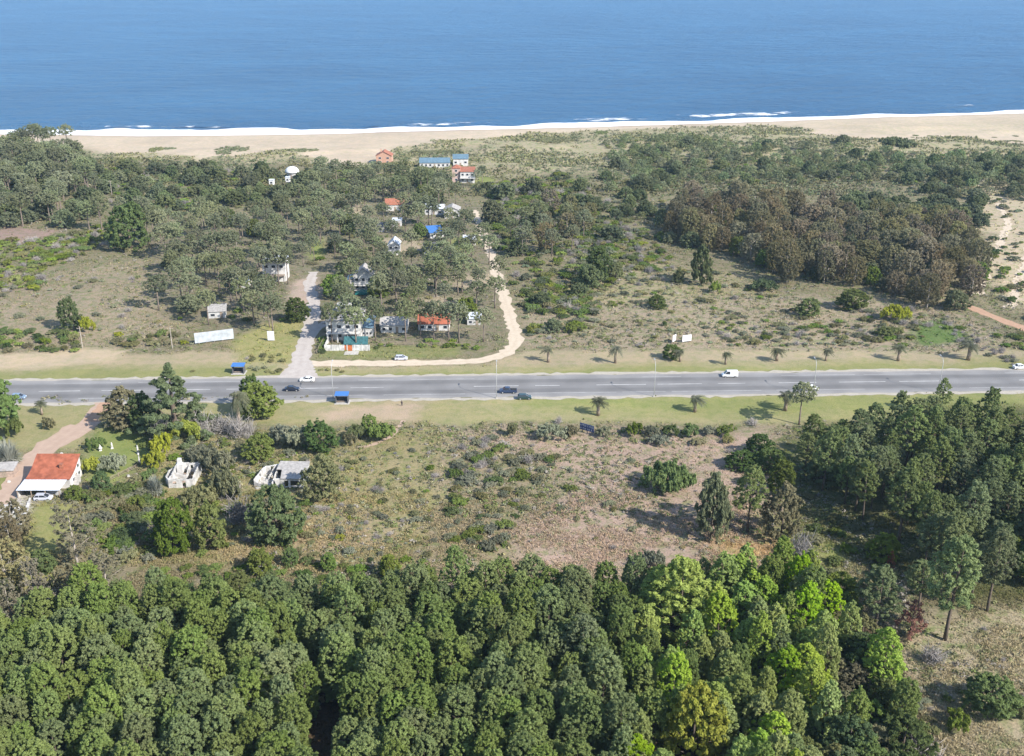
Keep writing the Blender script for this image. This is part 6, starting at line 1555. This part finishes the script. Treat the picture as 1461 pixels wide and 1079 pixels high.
# ------------------------------------------------------------------ grass and undergrowth nobody could count
def ground_cover(name, N, seed, y0, y1, size, zoneamp, patch, tint, layers=2, upright=0.6, thin=0.4):
    rng = np.random.default_rng(seed)
    y = y0 * (y1 / y0) ** rng.random(N) if y1 / y0 > 2 else rng.uniform(y0, y1, N)
    hw = (y * CP + CAM_H * SP) * (PW / 2) / FPX * 1.32 + 8
    x = rng.uniform(-1, 1, N) * hw
    zc = zone_at(x, y)
    pn = fbm(x / patch, y / patch, seed, 3)
    ok = (zc[:, 3] * zoneamp > rng.random(N)) & (pn > 0.42) & (zc[:, 3] > 0.5)
    t = (y - (cl[0] * x + cl[1])) / ((cu[0] - cl[0]) * x + cu[1] - cl[1])
    ok &= (t < -0.03) | (t > 1.03)
    for line, wd in ((TRACK, 3.2), (STREET, 4.0), (DRIVE, 3.4), (REDT, 2.6)):
        for p_ in resample(line, 2.5): ok &= (x - p_.x) ** 2 + (y - p_.y) ** 2 > wd * wd
    x, y, zc, pn = x[ok], y[ok], zc[ok], pn[ok]; n_ = len(x)
    z = gh(x, y); Vs, Cs = [], []
    sz = size * (0.55 + 1.0 * pn)[:, None] * rng.uniform(.6, 1.4, (n_, 1)) * (1 + np.clip((y - 250) / 500, 0, 1))[:, None]
    for l in range(layers):
        P = np.stack([x, y, z], 1) + rng.normal(0, 0.35, (n_, 3)) * np.array([1, 1, 0]) * sz + np.array([0, 0, .35]) * sz
        Nn = rng.normal(0, 1, (n_, 3)) * np.array([1, 1, 0.5]) + np.array([0, 0, upright])
        Nn /= np.linalg.norm(Nn, axis=1, keepdims=True)
        t_ = rng.normal(0, .5, (n_, 3)) + np.array([0, 0, .6]); t_ -= (t_ * Nn).sum(1, keepdims=True) * Nn; t_ /= np.linalg.norm(t_, axis=1, keepdims=True)
        s_ = np.cross(Nn, t_)
        Vs.append(np.stack([P - t_ * sz * .5, P + s_ * sz * thin, P + t_ * sz * .6, P - s_ * sz * thin], 1).reshape(-1, 3))
        c = zc[:, :3] * np.array(tint[0]) * (1 - pn[:, None]) * 1.0 + zc[:, :3] * np.array(tint[1]) * pn[:, None]
        c = c * rng.uniform(.7, 1.3, (n_, 1)); Cs.append(np.repeat(c, 4, 0))
    V = np.concatenate(Vs); C4 = np.ones((len(V), 4), np.float32); C4[:, :3] = np.concatenate(Cs)
    me = raw_mesh(name, V, np.arange(len(V)).reshape(-1, 4))
    a = me.color_attributes.new("zone", 'FLOAT_COLOR', 'POINT'); a.data.foreach_set("color", C4.ravel())
    me.materials.append(M['tuft']); tag(link(name, me), kind='stuff')
ground_cover("dry_grass", 285000, 21, 118, 460, 0.34, 0.85, 9, ((1.2, 1.18, 1.1), (1.35, 1.32, 1.15)), 2, 0.6, 0.16)
ground_cover("undergrowth", 72000, 22, 118, 640, 0.42, 0.45, 26, ((1.1, 1.15, 1.0), (0.95, 1.08, 0.8)), 3, 0.6)

def low_scrub(name, N, seed, y0, y1, r0, r1, leaves_n, cols, patch, thr, amin=0.75):
    rng = np.random.default_rng(seed)
    y = rng.uniform(y0, y1, N); hw = (y * CP + CAM_H * SP) * (PW / 2) / FPX * 1.3 + 8; x = rng.uniform(-1, 1, N) * hw
    zc = zone_at(x, y); pn = fbm(x / patch, y / patch, seed, 4)
    ok = (zc[:, 3] > amin) & (pn + rng.uniform(-.1, .1, N) > thr)
    for line, wd in ((TRACK, 4), (STREET, 5), (DRIVE, 4), (REDT, 3.4)):
        for p_ in resample(line, 2.5): ok &= (x - p_.x) ** 2 + (y - p_.y) ** 2 > wd * wd
    x, y, pn = x[ok], y[ok], pn[ok]; n_ = len(x)
    r_ = (r0 + (r1 - r0) * rng.random(n_) ** 1.8)[:, None]
    cb = np.array(cols)[rng.integers(0, len(cols), n_)] * rng.uniform(.7, 1.2, (n_, 1))
    z = gh(x, y); Vs, Cs = [], []
    for l in range(leaves_n):
        d = rng.normal(0, 1, (n_, 3)); d[:, 2] = np.abs(d[:, 2]); d /= np.linalg.norm(d, axis=1, keepdims=True)
        P = np.stack([x, y, z], 1) + d * r_ * rng.uniform(.5, 1.05, (n_, 1)) * np.array([1, 1, .75])
        N_ = d + rng.normal(0, .5, (n_, 3)) + np.array([0, 0, .25]); N_ /= np.linalg.norm(N_, axis=1, keepdims=True)
        t_ = rng.normal(0, 1, (n_, 3)); t_ -= (t_ * N_).sum(1, keepdims=True) * N_; t_ /= np.linalg.norm(t_, axis=1, keepdims=True)
        s_ = np.cross(N_, t_); q = r_ * rng.uniform(.22, .42, (n_, 1))
        Vs.append(np.stack([P - t_ * q, P + s_ * q * .55, P + t_ * q, P - s_ * q * .55], 1).reshape(-1, 3)); Cs.append(np.repeat(cb * rng.uniform(.8, 1.2, (n_, 1)), 4, 0))
    V = np.concatenate(Vs); C4 = np.ones((len(V), 4), np.float32); C4[:, :3] = np.concatenate(Cs)
    me = raw_mesh(name, V, np.arange(len(V)).reshape(-1, 4))
    a = me.color_attributes.new("zone", 'FLOAT_COLOR', 'POINT'); a.data.foreach_set("color", C4.ravel())
    me.materials.append(M['tuft']); tag(link(name, me), kind='stuff')
SC1 = [(0.20, 0.205, 0.10), (0.22, 0.225, 0.145), (0.15, 0.185, 0.065), (0.26, 0.235, 0.14), (0.27, 0.245, 0.21)]
low_scrub("low_scrub", 42000, 41, 150, 285, 0.22, 0.95, 18, SC1, 17, 0.49)
low_scrub("low_scrub", 40000, 42, 318, 560, 0.3, 1.15, 14, SC1, 24, 0.48)
low_scrub("dune_scrub", 35000, 43, 560, 830, 0.5, 2.2, 12, [(0.15, 0.175, 0.095), (0.18, 0.19, 0.115), (0.12, 0.155, 0.075), (0.23, 0.215, 0.145)], 34, 0.45, 0.6)
ground_cover("straw_tufts", 200000, 23, 118, 225, 0.48, 0.9, 6, ((1.05, 1.08, 0.95), (1.45, 1.40, 1.22)), 3, 0.5, 0.10)
ground_cover("dune_grass", 70000, 24, 560, 830, 0.55, 0.9, 22, ((0.85, 0.9, 0.75), (0.62, 0.75, 0.52)), 2, 0.6)

# ------------------------------------------------------------------ air
hz = MB().box(-9500, 9500, -400, 14500, SEA_Z - 8.0, CAM_H + 2).build("haze", None)
m, n, out = newmat("haze"); p = n.nodes.new("ShaderNodeVolumePrincipled")
p.inputs["Color"].default_value = (0.50, 0.74, 1.0, 1); p.inputs["Density"].default_value = 0.00007; p.inputs["Anisotropy"].default_value = 0.2
n.links.new(p.outputs[0], out.inputs["Volume"]); hz.data.materials.append(m); tag(hz, kind='stuff')
print("objects", len(bpy.data.objects), "plantation", nP)
